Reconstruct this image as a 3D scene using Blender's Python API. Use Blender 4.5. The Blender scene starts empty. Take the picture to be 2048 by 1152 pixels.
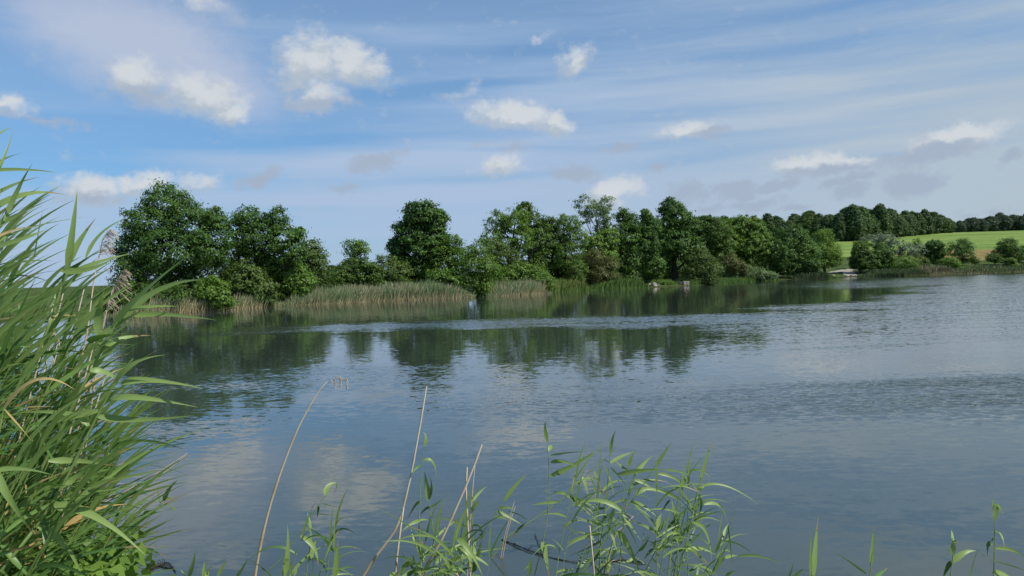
import bpy, math, random
import numpy as np
from mathutils import Vector, Matrix

# ---------------------------------------------------------------- camera, world, sun, exposure
scene = bpy.context.scene
C = scene.collection
F = 1577.0                       # focal length in pixels of the 2048 px wide photograph
CAM = Vector((0.0, 0.0, 2.4))
PITCH, ROLL = math.radians(-1.09), math.radians(-1.72)
cam_d = bpy.data.cameras.new('camera'); cam_d.lens = 36 * F / 2048; cam_d.sensor_width = 36
cam_d.clip_start = 0.05; cam_d.clip_end = 9000
cam = bpy.data.objects.new('camera', cam_d); C.objects.link(cam); scene.camera = cam
ROT = (Matrix.Rotation(math.radians(90) + PITCH, 3, 'X') @ Matrix.Rotation(ROLL, 3, 'Z'))
M4 = ROT.to_4x4(); M4.translation = CAM; cam.matrix_world = M4

SUN_AZ, SUN_EL = math.radians(116), math.radians(49)      # azimuth clockwise from the view direction (+Y)
sun_dir = Vector((math.sin(SUN_AZ) * math.cos(SUN_EL), math.cos(SUN_AZ) * math.cos(SUN_EL), math.sin(SUN_EL)))
sl = bpy.data.lights.new('sun', 'SUN'); sl.energy = 4.0; sl.angle = math.radians(0.55); sl.color = (1.0, 0.955, 0.88)
so = bpy.data.objects.new('sun', sl); C.objects.link(so)
so.rotation_euler = sun_dir.to_track_quat('Z', 'Y').to_euler()
scene.view_settings.view_transform = 'Standard'; scene.view_settings.look = 'None'
scene.view_settings.exposure = 0.22; scene.view_settings.gamma = 1.0
scene.cycles.max_bounces = 6; scene.cycles.diffuse_bounces = 3; scene.cycles.glossy_bounces = 3
scene.cycles.transmission_bounces = 3; scene.cycles.transparent_max_bounces = 6

def ray(px, py):                  # world direction through a pixel of the photograph, scaled to y = 1
    d = ROT @ Vector(((px - 1024) / F, (576 - py) / F, -1.0))
    return d / d.y
def P(px, py, D):                 # the point at depth D (metres along +Y) behind a pixel
    return CAM + ray(px, py) * D
def GP(px, py):                   # the point on the water behind a pixel
    d = ray(px, py); return CAM + d * (-CAM.z / d.z)
def azel(px, py):
    d = ray(px, py).normalized(); return math.atan2(d.x, d.y), math.asin(d.z)

class NT:
    """little helper to write node trees"""
    def __init__(s, tree): s.t = tree; tree.nodes.clear()
    def n(s, kind, **kw):
        nd = s.t.nodes.new(kind)
        for k, v in kw.items(): setattr(nd, k, v)
        return nd
    def put(s, sock, v):
        if hasattr(v, 'is_linked') or isinstance(v, bpy.types.NodeSocket): s.t.links.new(v, sock)
        else: sock.default_value = v
    def math(s, op, a, b=None, c=None, clamp=False):
        nd = s.n('ShaderNodeMath', operation=op, use_clamp=clamp)
        for i, v in enumerate((a, b, c)):
            if v is not None: s.put(nd.inputs[i], v)
        return nd.outputs[0]
    def vmath(s, op, a, b=None, out=0):
        nd = s.n('ShaderNodeVectorMath', operation=op)
        s.put(nd.inputs[0], a)
        if b is not None: s.put(nd.inputs['Scale'] if op == 'SCALE' else nd.inputs[1], b)
        return nd.outputs[out]
    def noise(s, vec, scale=1.0, detail=3.0, rough=0.55, dist=0.0, col=False):
        nd = s.n('ShaderNodeTexNoise'); s.put(nd.inputs['Vector'], vec)
        nd.inputs['Scale'].default_value = scale; nd.inputs['Detail'].default_value = detail
        nd.inputs['Roughness'].default_value = rough; nd.inputs['Distortion'].default_value = dist
        return nd.outputs['Color'] if col else nd.outputs['Fac']
    def ss(s, v, a, b, lo=0.0, hi=1.0):
        nd = s.n('ShaderNodeMapRange', interpolation_type='SMOOTHSTEP')
        s.put(nd.inputs['Value'], v)
        for k, q in (('From Min', a), ('From Max', b), ('To Min', lo), ('To Max', hi)): s.put(nd.inputs[k], q)
        return nd.outputs[0]
    def mix(s, f, a, b):
        nd = s.n('ShaderNodeMix', data_type='RGBA')
        s.put(nd.inputs[0], f); s.put(nd.inputs[6], a); s.put(nd.inputs[7], b); return nd.outputs[2]
    def mapping(s, vec, loc=(0, 0, 0), rot=0.0, scale=(1, 1, 1), kind='POINT'):
        nd = s.n('ShaderNodeMapping', vector_type=kind); s.put(nd.inputs['Vector'], vec)
        nd.inputs['Location'].default_value = loc; nd.inputs['Rotation'].default_value = (0, 0, rot)
        nd.inputs['Scale'].default_value = scale; return nd.outputs[0]

def rgb(r, g, b): return (r, g, b, 1.0)

world = bpy.data.worlds.new('World'); scene.world = world; world.use_nodes = True
w = NT(world.node_tree)
world.cycles.sampling_method = 'MANUAL'; world.cycles.sample_map_resolution = 256
STR = 0.12
sky = w.n('ShaderNodeTexSky', sky_type='NISHITA'); sky.sun_disc = False
sky.sun_elevation = SUN_EL; sky.sun_rotation = SUN_AZ
sky.air_density = 1.0; sky.dust_density = 0.6; sky.ozone_density = 2.0; sky.altitude = 400
tc = w.n('ShaderNodeTexCoord'); sep = w.n('ShaderNodeSeparateXYZ'); w.t.links.new(tc.outputs['Generated'], sep.inputs[0])
az = w.math('ARCTAN2', sep.outputs[0], sep.outputs[1]); el = w.math('ARCSINE', sep.outputs[2])
comb = w.n('ShaderNodeCombineXYZ'); w.put(comb.inputs[0], az); w.put(comb.inputs[1], el)
ae = comb.outputs[0]
def sc(c): return rgb(*[q / (STR * 2 ** 0.22) for q in c])
# thin high veil in long streaks
warp = w.vmath('SCALE', w.vmath('SUBTRACT', w.noise(ae, 5, 3, col=True), (0.5, 0.5, 0.5)), 0.014)
aew = w.vmath('ADD', ae, warp)
streak = w.noise(w.mapping(aew, rot=math.radians(-4), scale=(1.1, 13, 1)), 1.0, 5, 0.52)
streak2 = w.noise(w.mapping(aew, loc=(3, 7, 0), rot=math.radians(-7), scale=(2.2, 38, 1)), 1.0, 4, 0.6)
side = w.ss(az, -0.55, 0.60, -0.07, 0.15)
low = w.ss(el, 0.26, 0.02, -0.03, 0.27)
vf = w.math('ADD', w.math('ADD', w.math('MULTIPLY_ADD', streak2, 0.30, streak), side), low)
veil = w.ss(vf, 0.54, 0.92, 0.10, 0.93)
# small cumulus puffs: (px, py, rx, ry, tilt deg, strength)
soft = [(270, 85, 250, 110, -14, .9), (400, 140, 210, 90, -22, .8), (620, 150, 120, 70, 0, .35), (420, 15, 110, 40, -15, .5), (1030, 232, 150, 40, -9, .5)]
white = [(270, 152, 68, 44, 0, .95), (400, 190, 92, 52, -10, .95), (455, 222, 50, 28, 0, .9),
         (615, 125, 75, 60, 20, .95), (705, 128, 95, 46, -18, .95), (640, 190, 62, 42, 0, .75), (1152, 116, 56, 30, 32, .72), (1078, 70, 28, 16, 25, .5),
         (1030, 228, 120, 27, -9, .95), (1110, 245, 50, 26, -12, .95), (995, 335, 62, 26, 8, .75), (1370, 262, 62, 24, 5, .85), (1625, 326, 88, 26, 2, .95), (1690, 320, 55, 14, 0, .8),
         (1900, 285, 100, 34, 14, .95), (1935, 268, 58, 26, 5, 1.0), (190, 378, 60, 36, 0, 1.0), (290, 374, 62, 28, 5, .9), (405, 368, 66, 26, 8, .6),
         (1225, 385, 62, 36, 10, 1.0), (15, 210, 42, 22, 0, .7), (930, 185, 60, 20, 15, .3), (390, 10, 90, 30, -15, .35)]
grey = [(755, 318, 62, 24, 8, .8), (695, 373, 50, 15, 4, .7), (1240, 296, 46, 13, 3, .75), (1150, 346, 66, 24, 0, .8), (1310, 341, 30, 14, 15, .7),
        (1375, 388, 52, 32, 0, .75), (1468, 382, 60, 26, 0, .9), (1545, 375, 72, 17, 13, .9), (1690, 358, 62, 14, 13, .8), (1697, 381, 42, 18, 0, .8),
        (1822, 363, 62, 30, 0, .9), (1510, 410, 66, 15, 5, .7), (1590, 415, 40, 11, 8, .6), (520, 351, 54, 21, 22, .75), (100, 238, 76, 18, 0, .5),
        (1420, 262, 50, 14, 10, .7), (1850, 312, 120, 20, 6, .8), (2040, 310, 24, 16, 0, .7), (1640, 340, 100, 17, 2, .7), (190, 398, 60, 18, 0, .6),
        (640, 205, 90, 22, 0, .5), (275, 190, 76, 24, 0, .5), (1010, 292, 80, 20, 0, .45), (1420, 420, 60, 14, 5, .5), (1980, 425, 60, 16, 10, .4)]
cw = w.vmath('SUBTRACT', w.noise(ae, 16, 4, 0.6, col=True), (0.5, 0.5, 0.5))
cw2 = w.vmath('SUBTRACT', w.noise(ae, 60, 4, 0.6, col=True), (0.5, 0.5, 0.5))
aec = w.vmath('ADD', w.vmath('ADD', ae, w.vmath('MULTIPLY', cw, (0.05, 0.03, 0))), w.vmath('MULTIPLY', cw2, (0.022, 0.017, 0)))
def field(blobs, P_=None):
    acc = None; P_ = P_ or aec
    for k, (px, py, rx, ry, tilt, s) in enumerate(blobs):
        a, e = azel(px, py)
        if acc is not None and k % 5 == 0: P_ = w.vmath('ADD', P_, w.vmath('SCALE', (1e-7, 0, 0), acc))   # keeps the node evaluation in sequence
        m = w.mapping(P_, (a, e, 0), math.radians(tilt), (1.2 * rx / F, 1.2 * ry / F, 1), 'TEXTURE')
        v = w.math('MULTIPLY_ADD', w.vmath('LENGTH', m, out=1), -s, s)
        acc = v if acc is None else w.math('MAXIMUM', acc, v)
    return w.math('MAXIMUM', acc, 0.0)
fine = w.noise(w.mapping(ae, scale=(1, 1.5, 1)), 34, 7, 0.62)
fw0 = field(white); lit = w.math('SUBTRACT', fw0, field(white, w.vmath('ADD', aec, (.006, .011, 0))))
fg = w.math('MULTIPLY_ADD', fine, 1.1, field(grey)); fw = w.math('MULTIPLY_ADD', fine, 1.1, fw0)
bright_bands = [(1500, 238, 430, 24, 3, .9), (1000, 285, 420, 20, 2, .7), (820, 318, 330, 26, 1, .8), (1650, 160, 420, 30, 4, .5), (600, 400, 500, 28, 1, .6), (1000, 210, 300, 16, 2, .5), (700, 60, 380, 30, -3, .3), (1700, 290, 260, 14, 3, .4)]
clear_bands = [(900, 178, 260, 16, 4, .9), (950, 357, 330, 12, 2, .8), (1390, 318, 230, 20, 2, .7), (330, 268, 460, 36, -1, .9), (90, 320, 260, 60, 0, 1.0), (1050, 95, 240, 22, 2, .6), (1850, 300, 200, 9, 2, .6), (1650, 20, 420, 20, 2, .4), (1250, 170, 200, 14, 3, .5), (250, 350, 300, 16, 0, .6)]
veil = w.math('ADD', veil, w.ss(field(bright_bands, aew), 0.0, .8, 0.0, .42))
veil = w.math('SUBTRACT', veil, w.ss(field(clear_bands, aew), 0.0, .8, 0.0, .38), clamp=True)
veil = w.math('MULTIPLY', veil, w.ss(el, 0.75, 0.25, 0.45, 1.0))
vcol = w.mix(w.ss(az, -0.1, 0.65), sc((0.40, 0.525, 0.72)), sc((0.455, 0.54, 0.615)))
blue = w.vmath('MULTIPLY', sky.outputs[0], w.mix(w.ss(el, 0.05, 0.36), rgb(.37, .575, .77), rgb(.82, .94, .98)))
colr = w.mix(veil, blue, vcol)
sf = w.math('MULTIPLY_ADD', w.noise(w.mapping(ae, rot=math.radians(14), scale=(1, 3, 1)), 9, 4, .55), .35, field(soft))
colr = w.mix(w.ss(sf, .22, .85, 0, .72), colr, sc((.53, .575, .70)))
gate = w.ss(el, 0.0, 0.01)
ag = w.ss(fg, 0.62, 1.14, 0.0, 0.88); aw = w.ss(fw, 0.60, 1.24, 0.0, 0.95)
tex = w.noise(w.mapping(ae, scale=(1, 1.6, 1)), 26, 6, 0.6)
wcol = w.mix(w.ss(w.math('MULTIPLY_ADD', lit, .55, tex), 0.36, 0.66), sc((0.45, 0.52, 0.60)), sc((0.64, 0.68, 0.72)))
colr = w.mix(w.math('MULTIPLY', aw, gate), colr, wcol)
colr = w.mix(w.math('MULTIPLY', ag, gate), colr, sc((0.37, 0.445, 0.565)))
bg = w.n('ShaderNodeBackground'); w.put(bg.inputs[0], colr); bg.inputs[1].default_value = STR
wo = w.n('ShaderNodeOutputWorld'); w.t.links.new(bg.outputs[0], wo.inputs[0])

# ---------------------------------------------------------------- helpers for objects
rng = np.random.default_rng(7); random.seed(7)
def link(o, parent=None):
    C.objects.link(o)
    if parent is not None: o.parent = parent
    return o
def mesh(name, v, f, mats, attr=None, smooth=False, mat_idx=None):
    v = np.asarray(v, dtype=np.float32); f = np.asarray(f, dtype=np.int32)
    me = bpy.data.meshes.new(name); k = f.shape[1]
    me.vertices.add(len(v)); me.vertices.foreach_set('co', v.ravel())
    me.loops.add(f.size); me.loops.foreach_set('vertex_index', f.ravel())
    me.polygons.add(len(f)); me.polygons.foreach_set('loop_start', np.arange(0, f.size, k, dtype=np.int32))
    if smooth: me.polygons.foreach_set('use_smooth', np.ones(len(f), dtype=bool))
    for m in (mats if isinstance(mats, (list, tuple)) else [mats]): me.materials.append(m)
    if mat_idx is not None: me.polygons.foreach_set('material_index', np.asarray(mat_idx, dtype=np.int32))
    if attr is not None:
        a = np.asarray(attr, dtype=np.float32)
        if a.ndim == 1:
            at = me.attributes.new('tint', 'FLOAT', 'POINT'); at.data.foreach_set('value', a)
        else:
            at = me.attributes.new('shade', 'FLOAT_COLOR', 'POINT')
            at.data.foreach_set('color', np.hstack([a, np.ones((len(a), 1), np.float32)]).ravel())
    me.update(); me.validate(); return me
def obj(name, me, parent=None): return link(bpy.data.objects.new(name, me), parent)
def tag(o, label=None, cat=None, group=None, kind=None):
    if label: o['label'] = label
    if cat: o['category'] = cat
    if group: o['group'] = group
    if kind: o['kind'] = kind
    return o
def empty(name, loc, label, cat, group=None):
    o = bpy.data.objects.new(name, None); o.location = loc; o.empty_display_size = 0.2
    return tag(link(o), label, cat, group)

def tube(pts, radii, n=6):
    pts = np.asarray([tuple(p) for p in pts], float); radii = np.broadcast_to(radii, (len(pts),))
    V = []; Fc = []
    for i in range(len(pts)):
        t = pts[min(i + 1, len(pts) - 1)] - pts[max(i - 1, 0)]; t /= np.linalg.norm(t) + 1e-9
        a = np.cross(t, (0, 1, 0.13)); a /= np.linalg.norm(a) + 1e-9; b = np.cross(t, a)
        for k in range(n):
            q = 2 * math.pi * k / n; V.append(pts[i] + radii[i] * (math.cos(q) * a + math.sin(q) * b))
    for i in range(len(pts) - 1):
        for k in range(n):
            Fc.append((i * n + k, i * n + (k + 1) % n, (i + 1) * n + (k + 1) % n, (i + 1) * n + k))
    return np.array(V), np.array(Fc)
def join(parts):
    V, Fc, o = [], [], 0
    for v, f in parts: V.append(v); Fc.append(np.asarray(f) + o); o += len(v)
    return np.vstack(V), np.vstack(Fc)
def spline(pts, n):
    pts = [Vector(p) for p in pts]; out = []
    if len(pts) == 2: return [pts[0].lerp(pts[1], i / (n - 1)) for i in range(n)]
    for i in range(n):
        u = i / (n - 1) * (len(pts) - 1); k = min(int(u), len(pts) - 2); t = u - k
        p0 = pts[max(k - 1, 0)]; p1 = pts[k]; p2 = pts[k + 1]; p3 = pts[min(k + 2, len(pts) - 1)]
        out.append(0.5 * ((2 * p1) + (p2 - p0) * t + (2 * p0 - 5 * p1 + 4 * p2 - p3) * t * t + (3 * p1 - p0 - 3 * p2 + p3) * t ** 3))
    return out

# ---------------------------------------------------------------- materials
def new_mat(name):
    m = bpy.data.materials.new(name); m.use_nodes = True; return m, NT(m.node_tree)
def finish(t, bsdf_out):
    o = t.n('ShaderNodeOutputMaterial'); t.t.links.new(bsdf_out, o.inputs['Surface'])
def principled(t, col, rough=0.6, spec=0.3, normal=None):
    b = t.n('ShaderNodeBsdfPrincipled'); t.put(b.inputs['Base Color'], col); t.put(b.inputs['Roughness'], rough)
    b.inputs['Specular IOR Level'].default_value = spec
    if normal is not None: t.put(b.inputs['Normal'], normal)
    return b.outputs[0]
def leafy(name, dark, light, transl=0.34, rough=0.5, spec=0.25, per_object=0.0, tip=None):
    m, t = new_mat(name)
    at = t.n('ShaderNodeAttribute'); at.attribute_name = 'tint'
    fac = at.outputs['Fac']
    if per_object:
        oi = t.n('ShaderNodeObjectInfo'); fac = t.math('MULTIPLY_ADD', oi.outputs['Random'], per_object, fac, clamp=True)
    col = t.mix(fac, rgb(*dark), rgb(*light))
    if tip: col = t.mix(t.ss(at.outputs['Fac'], 0.0, -.6), col, rgb(*tip))
    b = principled(t, col, rough, spec)
    tr = t.n('ShaderNodeBsdfTranslucent')
    t.put(tr.inputs[0], t.mix(0.35, col, rgb(light[0] * 1.5, light[1] * 1.5, light[2] * 0.7)))
    mx = t.n('ShaderNodeMixShader'); mx.inputs[0].default_value = transl
    t.t.links.new(b, mx.inputs[1]); t.t.links.new(tr.outputs[0], mx.inputs[2]); finish(t, mx.outputs[0]); return m
LEAF = {
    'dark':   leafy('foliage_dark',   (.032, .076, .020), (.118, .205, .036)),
    'oak':    leafy('foliage_oak',    (.032, .082, .022), (.115, .218, .042)),
    'mid':    leafy('foliage_mid',    (.060, .130, .024), (.170, .285, .045)),
    'bright': leafy('foliage_bright', (.065, .140, .024), (.170, .290, .050)),
    'olive':  leafy('foliage_olive',  (.050, .098, .026), (.140, .215, .052)),
    'brown':  leafy('foliage_brown',  (.058, .080, .026), (.165, .185, .062)),
    'pale':   leafy('foliage_pale',   (0.087, 0.152, 0.065), (0.203, 0.290, 0.123)),
    'silver': leafy('foliage_silver', (.10, .15, .09), (.27, .34, .22)),
    'wood':   leafy('foliage_wood_hazy',   (.034, .078, .034), (.105, .175, .055)),  # lightened and blued greens, distance haze put into the leaf colour
    'far':    leafy('foliage_far_hazy',    (.045, .080, .052), (.100, .150, .080)),  # haze of the farthest trees mixed into their greens
}
def bark_mat(name, a, b, scale):
    m, t = new_mat(name); tcn = t.n('ShaderNodeTexCoord')
    v = t.mapping(tcn.outputs['Object'], scale=(scale, scale, scale * .25))
    n = t.noise(v, 3, 5, .65); finish(t, principled(t, t.mix(n, rgb(*a), rgb(*b)), .9, .1)); return m
BARK = bark_mat('bark', (.022, .018, .013), (.085, .072, .055), 2.0)
BARK_PALE = bark_mat('bark_pale', (.10, .095, .08), (.34, .32, .28), 2.0)

def vcol_mat(name, rough=.8, spec=.15, transl=.2):
    m, t = new_mat(name); at = t.n('ShaderNodeAttribute'); at.attribute_name = 'shade'
    b = principled(t, at.outputs['Color'], rough, spec); tr = t.n('ShaderNodeBsdfTranslucent'); t.put(tr.inputs[0], at.outputs['Color'])
    mx = t.n('ShaderNodeMixShader'); mx.inputs[0].default_value = transl
    t.t.links.new(b, mx.inputs[1]); t.t.links.new(tr.outputs[0], mx.inputs[2]); finish(t, mx.outputs[0]); return m
BLADES = vcol_mat('reed_blades')

def ground_mat(name, cols, scale, bump=.4):
    m, t = new_mat(name); g = t.n('ShaderNodeNewGeometry'); pos = g.outputs['Position']
    n1 = t.noise(pos, scale, 5, .6); n2 = t.noise(pos, scale * 9, 4, .7)
    f = t.ss(t.math('MULTIPLY_ADD', n2, .6, n1), .55, 1.05)
    col = t.mix(f, rgb(*cols[0]), rgb(*cols[1]))
    bn = t.n('ShaderNodeBump'); bn.inputs['Strength'].default_value = bump; bn.inputs['Distance'].default_value = .15; t.put(bn.inputs['Height'], n2)
    finish(t, principled(t, col, .95, .05, bn.outputs[0])); return m
GRASS = ground_mat('bank_grass_soil', ((.035, .060, .018), (.085, .120, .035)), .35)
SHORE_SOIL = ground_mat('mud', ((.030, .036, .016), (.060, .070, .028)), .8)  # dark olive soil strip along the far waterline
STRAW = ground_mat('straw_ground', ((.16, .13, .05), (.27, .21, .085)), .5)
GRAVEL = ground_mat('pale_gravel', ((.26, .23, .19), (.44, .40, .34)), 1.2)
STONE = ground_mat('pale_stone', ((.22, .20, .17), (.46, .42, .37)), 2.2)
STONE_DARK = ground_mat('dark_stone', ((.05, .045, .04), (.13, .115, .10)), 2.2)

m, t = new_mat('meadow'); g = t.n('ShaderNodeNewGeometry'); pos = g.outputs['Position']
mow = t.noise(t.mapping(pos, rot=math.radians(9), scale=(.012, .16, .0)), 1.0, 4, .6)
tuft = t.noise(pos, .5, 5, .7); big = t.noise(pos, .02, 3, .5)
f = t.ss(t.math('ADD', t.math('MULTIPLY_ADD', tuft, .5, mow), t.math('MULTIPLY', big, .5)), .75, 1.25)
finish(t, principled(t, t.mix(f, rgb(.095, .175, .034), rgb(.215, .285, .080)), .9, .05)); MEADOW = m

# water: murky lake; the facets of the ripples are given as a field of slopes, calm and wind-ruffled by place
m, t = new_mat('lake_water'); g = t.n('ShaderNodeNewGeometry'); pos = g.outputs['Position']
pw = t.vmath('ADD', pos, t.vmath('MULTIPLY', t.vmath('SUBTRACT', t.noise(pos, .07, 4, .6, col=True), (.5, .5, .5)), (16, 9, 0)))
pw2 = t.vmath('ADD', pos, t.vmath('MULTIPLY', t.vmath('SUBTRACT', t.noise(pos, .35, 4, .65, col=True), (.5, .5, .5)), (4.5, 2.6, 0)))
def patch(cx, cy, rx, ry, rot, inner=.45, near=False):
    mm = t.mapping(pw2 if near else pw, (cx, cy, 0), math.radians(rot), (rx, ry, 1e3), 'TEXTURE')
    return t.ss(t.vmath('LENGTH', mm, out=1), 1.0, inner)
amp = t.math('MULTIPLY', patch(1, 38.0, 19, 6.2, -5, .4), .095)          # bright ruffled band across the reflections
def add(p, a):
    global amp
    amp = t.math('MAXIMUM', amp, t.math('MULTIPLY', p, a))
add(patch(24, 45, 16, 5.0, 4, .3), .050)
add(patch(75, 92, 62, 33, 6, .55), .052)                                 # wide ruffled reach on the far side
add(patch(42, 32, 26, 12, 8, .35), .052)
add(patch(33, 52, 46, 9, 59, .5), .058)
add(patch(13, 35, 12, 7, 62, .2), .045)
add(patch(16, 24.5, 12, 3.0, 10, .3), .050)
add(patch(9.5, 14.3, 9.0, 3.3, 4, .25, True), .190)                      # cat's-paw in the near water
add(patch(2.0, 14.5, 5.5, 3.6, 0, .1, True), .050)
add(patch(-5.5, 19.0, 9, 3.4, 0, .2, True), .028)
add(patch(-5.3, 13.2, 1.6, 1.6, 0, .2, True), .030)
var = t.ss(t.noise(t.mapping(pos, scale=(.11, .75, 1)), 1.0, 5, .6), .33, .66, .30, 1.45)
amp = t.math('MULTIPLY', amp, var)
s1 = t.vmath('SUBTRACT', t.noise(t.mapping(pos, rot=math.radians(20), scale=(6.0, 9.5, 1)), 1.0, 3, .6, .3, col=True), (.5, .5, .5))
s2 = t.vmath('SUBTRACT', t.noise(t.mapping(pos, loc=(9, 4, 0), rot=math.radians(-14), scale=(.42, 1.6, 1)), 1.0, 3, .55, .2, col=True), (.5, .5, .5))
s3 = t.vmath('SUBTRACT', t.noise(t.mapping(pos, loc=(2, 31, 0), rot=math.radians(5), scale=(2.2, 9.0, 1)), 1.0, 3, .55, .2, col=True), (.5, .5, .5))
slope = t.vmath('ADD', t.vmath('SCALE', s1, t.math('MULTIPLY_ADD', amp, 6.5, .05)),
                t.vmath('ADD', t.vmath('SCALE', s2, t.math('MULTIPLY_ADD', amp, .8, .013)), t.vmath('SCALE', s3, t.math('MULTIPLY_ADD', amp, 1.4, .044))))
slope = t.vmath('ADD', t.vmath('MULTIPLY', slope, (.8, 1, 0)), t.vmath('SCALE', (-.10, -.62, 0), amp))   # wind wavelets lean towards the near shore
nrm = t.vmath('NORMALIZE', t.vmath('ADD', slope, (0, 0, 1)))
b = t.n('ShaderNodeBsdfPrincipled'); b.inputs['Base Color'].default_value = rgb(.038, .054, .043)
b.inputs['Roughness'].default_value = .012; b.inputs['IOR'].default_value = 1.8
t.put(b.inputs['Normal'], nrm); finish(t, b.outputs[0]); WATER = m

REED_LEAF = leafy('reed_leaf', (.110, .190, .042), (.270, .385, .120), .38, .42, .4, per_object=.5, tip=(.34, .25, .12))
REED_SHADED = leafy('reed_leaf_shaded', (.042, .105, .026), (.115, .225, .055), .28, .42, .4, per_object=.3, tip=(.26, .19, .09))  # darker copy of the reed leaf, shade put into its colour
BANK_LEAF = leafy('bank_reed_leaf', (.062, .140, .030), (.185, .310, .080), .34, .42, .4, per_object=.5, tip=(.36, .27, .12))
REED_STEM = leafy('reed_stem', (.17, .26, .07), (.28, .38, .13), .05, .5, .3)
DRY = leafy('dry_reed', (.44, .31, .17), (.76, .67, .55), .08, .7, .15)
DRY_LEAF = leafy('dry_reed_leaf', (.42, .29, .11), (.60, .44, .20), .25, .7, .15)
PLUME = leafy('seed_plume', (.46, .35, .27), (.80, .68, .57), .25, .85, .1)

# ---------------------------------------------------------------- terrain and lake
far_px = [(220, 632), (330, 627), (440, 621), (560, 612), (750, 603), (950, 595), (1030, 591), (1100, 586), (1180, 580), (1260, 577), (1330, 574),
          (1400, 571), (1480, 565), (1560, 560), (1640, 557), (1720, 553), (1800, 552), (1900, 549), (2048, 543)]
far_shore = [tuple(GP(*p)[:2]) for p in far_px]
lake = [(-2.2, 4.6), (-1.2, 4.2), (0.5, 3.9), (3, 3.8), (8, 4.0), (20, 2), (60, -6), (140, -10), (230, 40), (240, 120), (150, 142)] + far_shore[::-1] + \
       [(-45, 56), (-58, 40), (-50, 22), (-28, 11), (-10, 7), (-4.2, 5.4)]
LK = np.array(lake)
def shore_sd(x, y):               # signed distance to the shoreline, negative on the water
    pts = np.stack([x, y], -1); dmin = np.full(x.shape, 1e9); inside = np.zeros(x.shape, bool)
    for i in range(len(LK)):
        a = LK[i]; bb = LK[(i + 1) % len(LK)]; e = bb - a
        u = np.clip(((pts - a) @ e) / (e @ e), 0, 1); d = np.hypot(*(np.moveaxis(pts - a - u[..., None] * e, -1, 0))); dmin = np.minimum(dmin, d)
        cond = ((a[1] > y) != (bb[1] > y)) & (x < (bb[0] - a[0]) * (y - a[1]) / (bb[1] - a[1] + 1e-12) + a[0]); inside ^= cond
    return np.where(inside, -dmin, dmin)
def sst(a, b, v):
    q = np.clip((v - a) / (b - a), 0, 1); return q * q * (3 - 2 * q)
def height(x, y):
    x = np.asarray(x, float); y = np.asarray(y, float); sd = shore_sd(x, y)
    bank = np.where(sd < 0, np.maximum(sd * .22, -1.6), np.where(y > 30, .03 + .32 * sst(0, 6, sd), .06 + .5 * sst(0, 2.2, sd)) + .3 * sst(4, 12, sd))
    hill = np.interp(y, [138, 150, 165, 185, 230, 300, 430, 700, 1500], [0, .5, 1.6, 3.4, 7.1, 12.0, 16.6, 22, 24]) * sst(-60, 110, x)
    bump = .05 * np.sin(x * .9 + y * .31) * np.sin(y * .77 - x * .2) * sst(.3, 3, sd)
    return bank + np.where(sd > 0, hill, 0) + bump
def hz(x, y): return float(height(np.array([x]), np.array([y]))[0])

ang = np.radians(np.concatenate([np.linspace(-180, -46, 60, endpoint=False), np.linspace(-46, 46, 330, endpoint=False), np.linspace(46, 180, 60, endpoint=False)]))
rad = np.concatenate([np.geomspace(.5, 55, 60, endpoint=False), np.linspace(55, 340, 150, endpoint=False), np.geomspace(340, 5000, 36)])
A, R = np.meshgrid(ang, rad); X = R * np.sin(A); Y = R * np.cos(A); Z = height(X, Y)
na, nr = len(ang), len(rad)
V = np.stack([X, Y, Z], -1).reshape(-1, 3)
ii, jj = np.meshgrid(np.arange(nr - 1), np.arange(na), indexing='ij'); j2 = (jj + 1) % na
FQ = np.stack([ii * na + jj, (ii + 1) * na + jj, (ii + 1) * na + j2, ii * na + j2], -1).reshape(-1, 4)
FQ = FQ[:, ::-1]
cen = V[FQ].mean(1)
sd_c = shore_sd(cen[:, 0], cen[:, 1])
u_c = cen[:, 0] / np.maximum(cen[:, 1], 1)
edge = 188 + 6 * np.sin(cen[:, 0] * .02)
is_field = (cen[:, 1] > edge - 8 * (u_c < .5)) & (cen[:, 1] < 700) & (cen[:, 0] > 40) & (u_c < 1.6) & (u_c > .1)
is_straw = (cen[:, 1] > 163) & ~is_field & (cen[:, 1] < 205) & (cen[:, 0] > 88) & (u_c < 1.6)
rest = ~(is_field | is_straw)
vc = np.vstack([V, [[0, 0, hz(0, .01)]]]); fan = np.array([[len(V), j, (j + 1) % na, len(V)] for j in range(na)])
def sub(name, mask, mat, extra=None):
    f = FQ[mask]; used, inv = np.unique(f, return_inverse=True)
    return obj(name, mesh(name, V[used], inv.reshape(-1, 4), mat, smooth=True))
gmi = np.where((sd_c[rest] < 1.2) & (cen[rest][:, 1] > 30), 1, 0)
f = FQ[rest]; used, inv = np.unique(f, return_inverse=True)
tag(obj('ground', mesh('ground', V[used], inv.reshape(-1, 4), [GRASS, SHORE_SOIL], smooth=True, mat_idx=gmi)), kind='structure')
tag(sub('field', is_field, MEADOW), kind='structure')
tag(sub('stubble_field', is_straw, STRAW), kind='structure')
cap = np.array([[0, 0, hz(0, .01)]]); ring = V[:na]
capv = np.vstack([cap, ring]); capf = np.array([[0, 1 + j, 1 + (j + 1) % na] for j in range(na)])[:, ::-1]
tag(obj('ground', mesh('ground', capv, capf, GRASS, smooth=True)), kind='structure')
xs = [-75, 260]; ys = [-20, 175]
tag(obj('water', mesh('water', [(xs[0], ys[0], 0), (xs[1], ys[0], 0), (xs[1], ys[1], 0), (xs[0], ys[1], 0)], [(0, 1, 2, 3)], WATER)), kind='structure')

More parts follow.
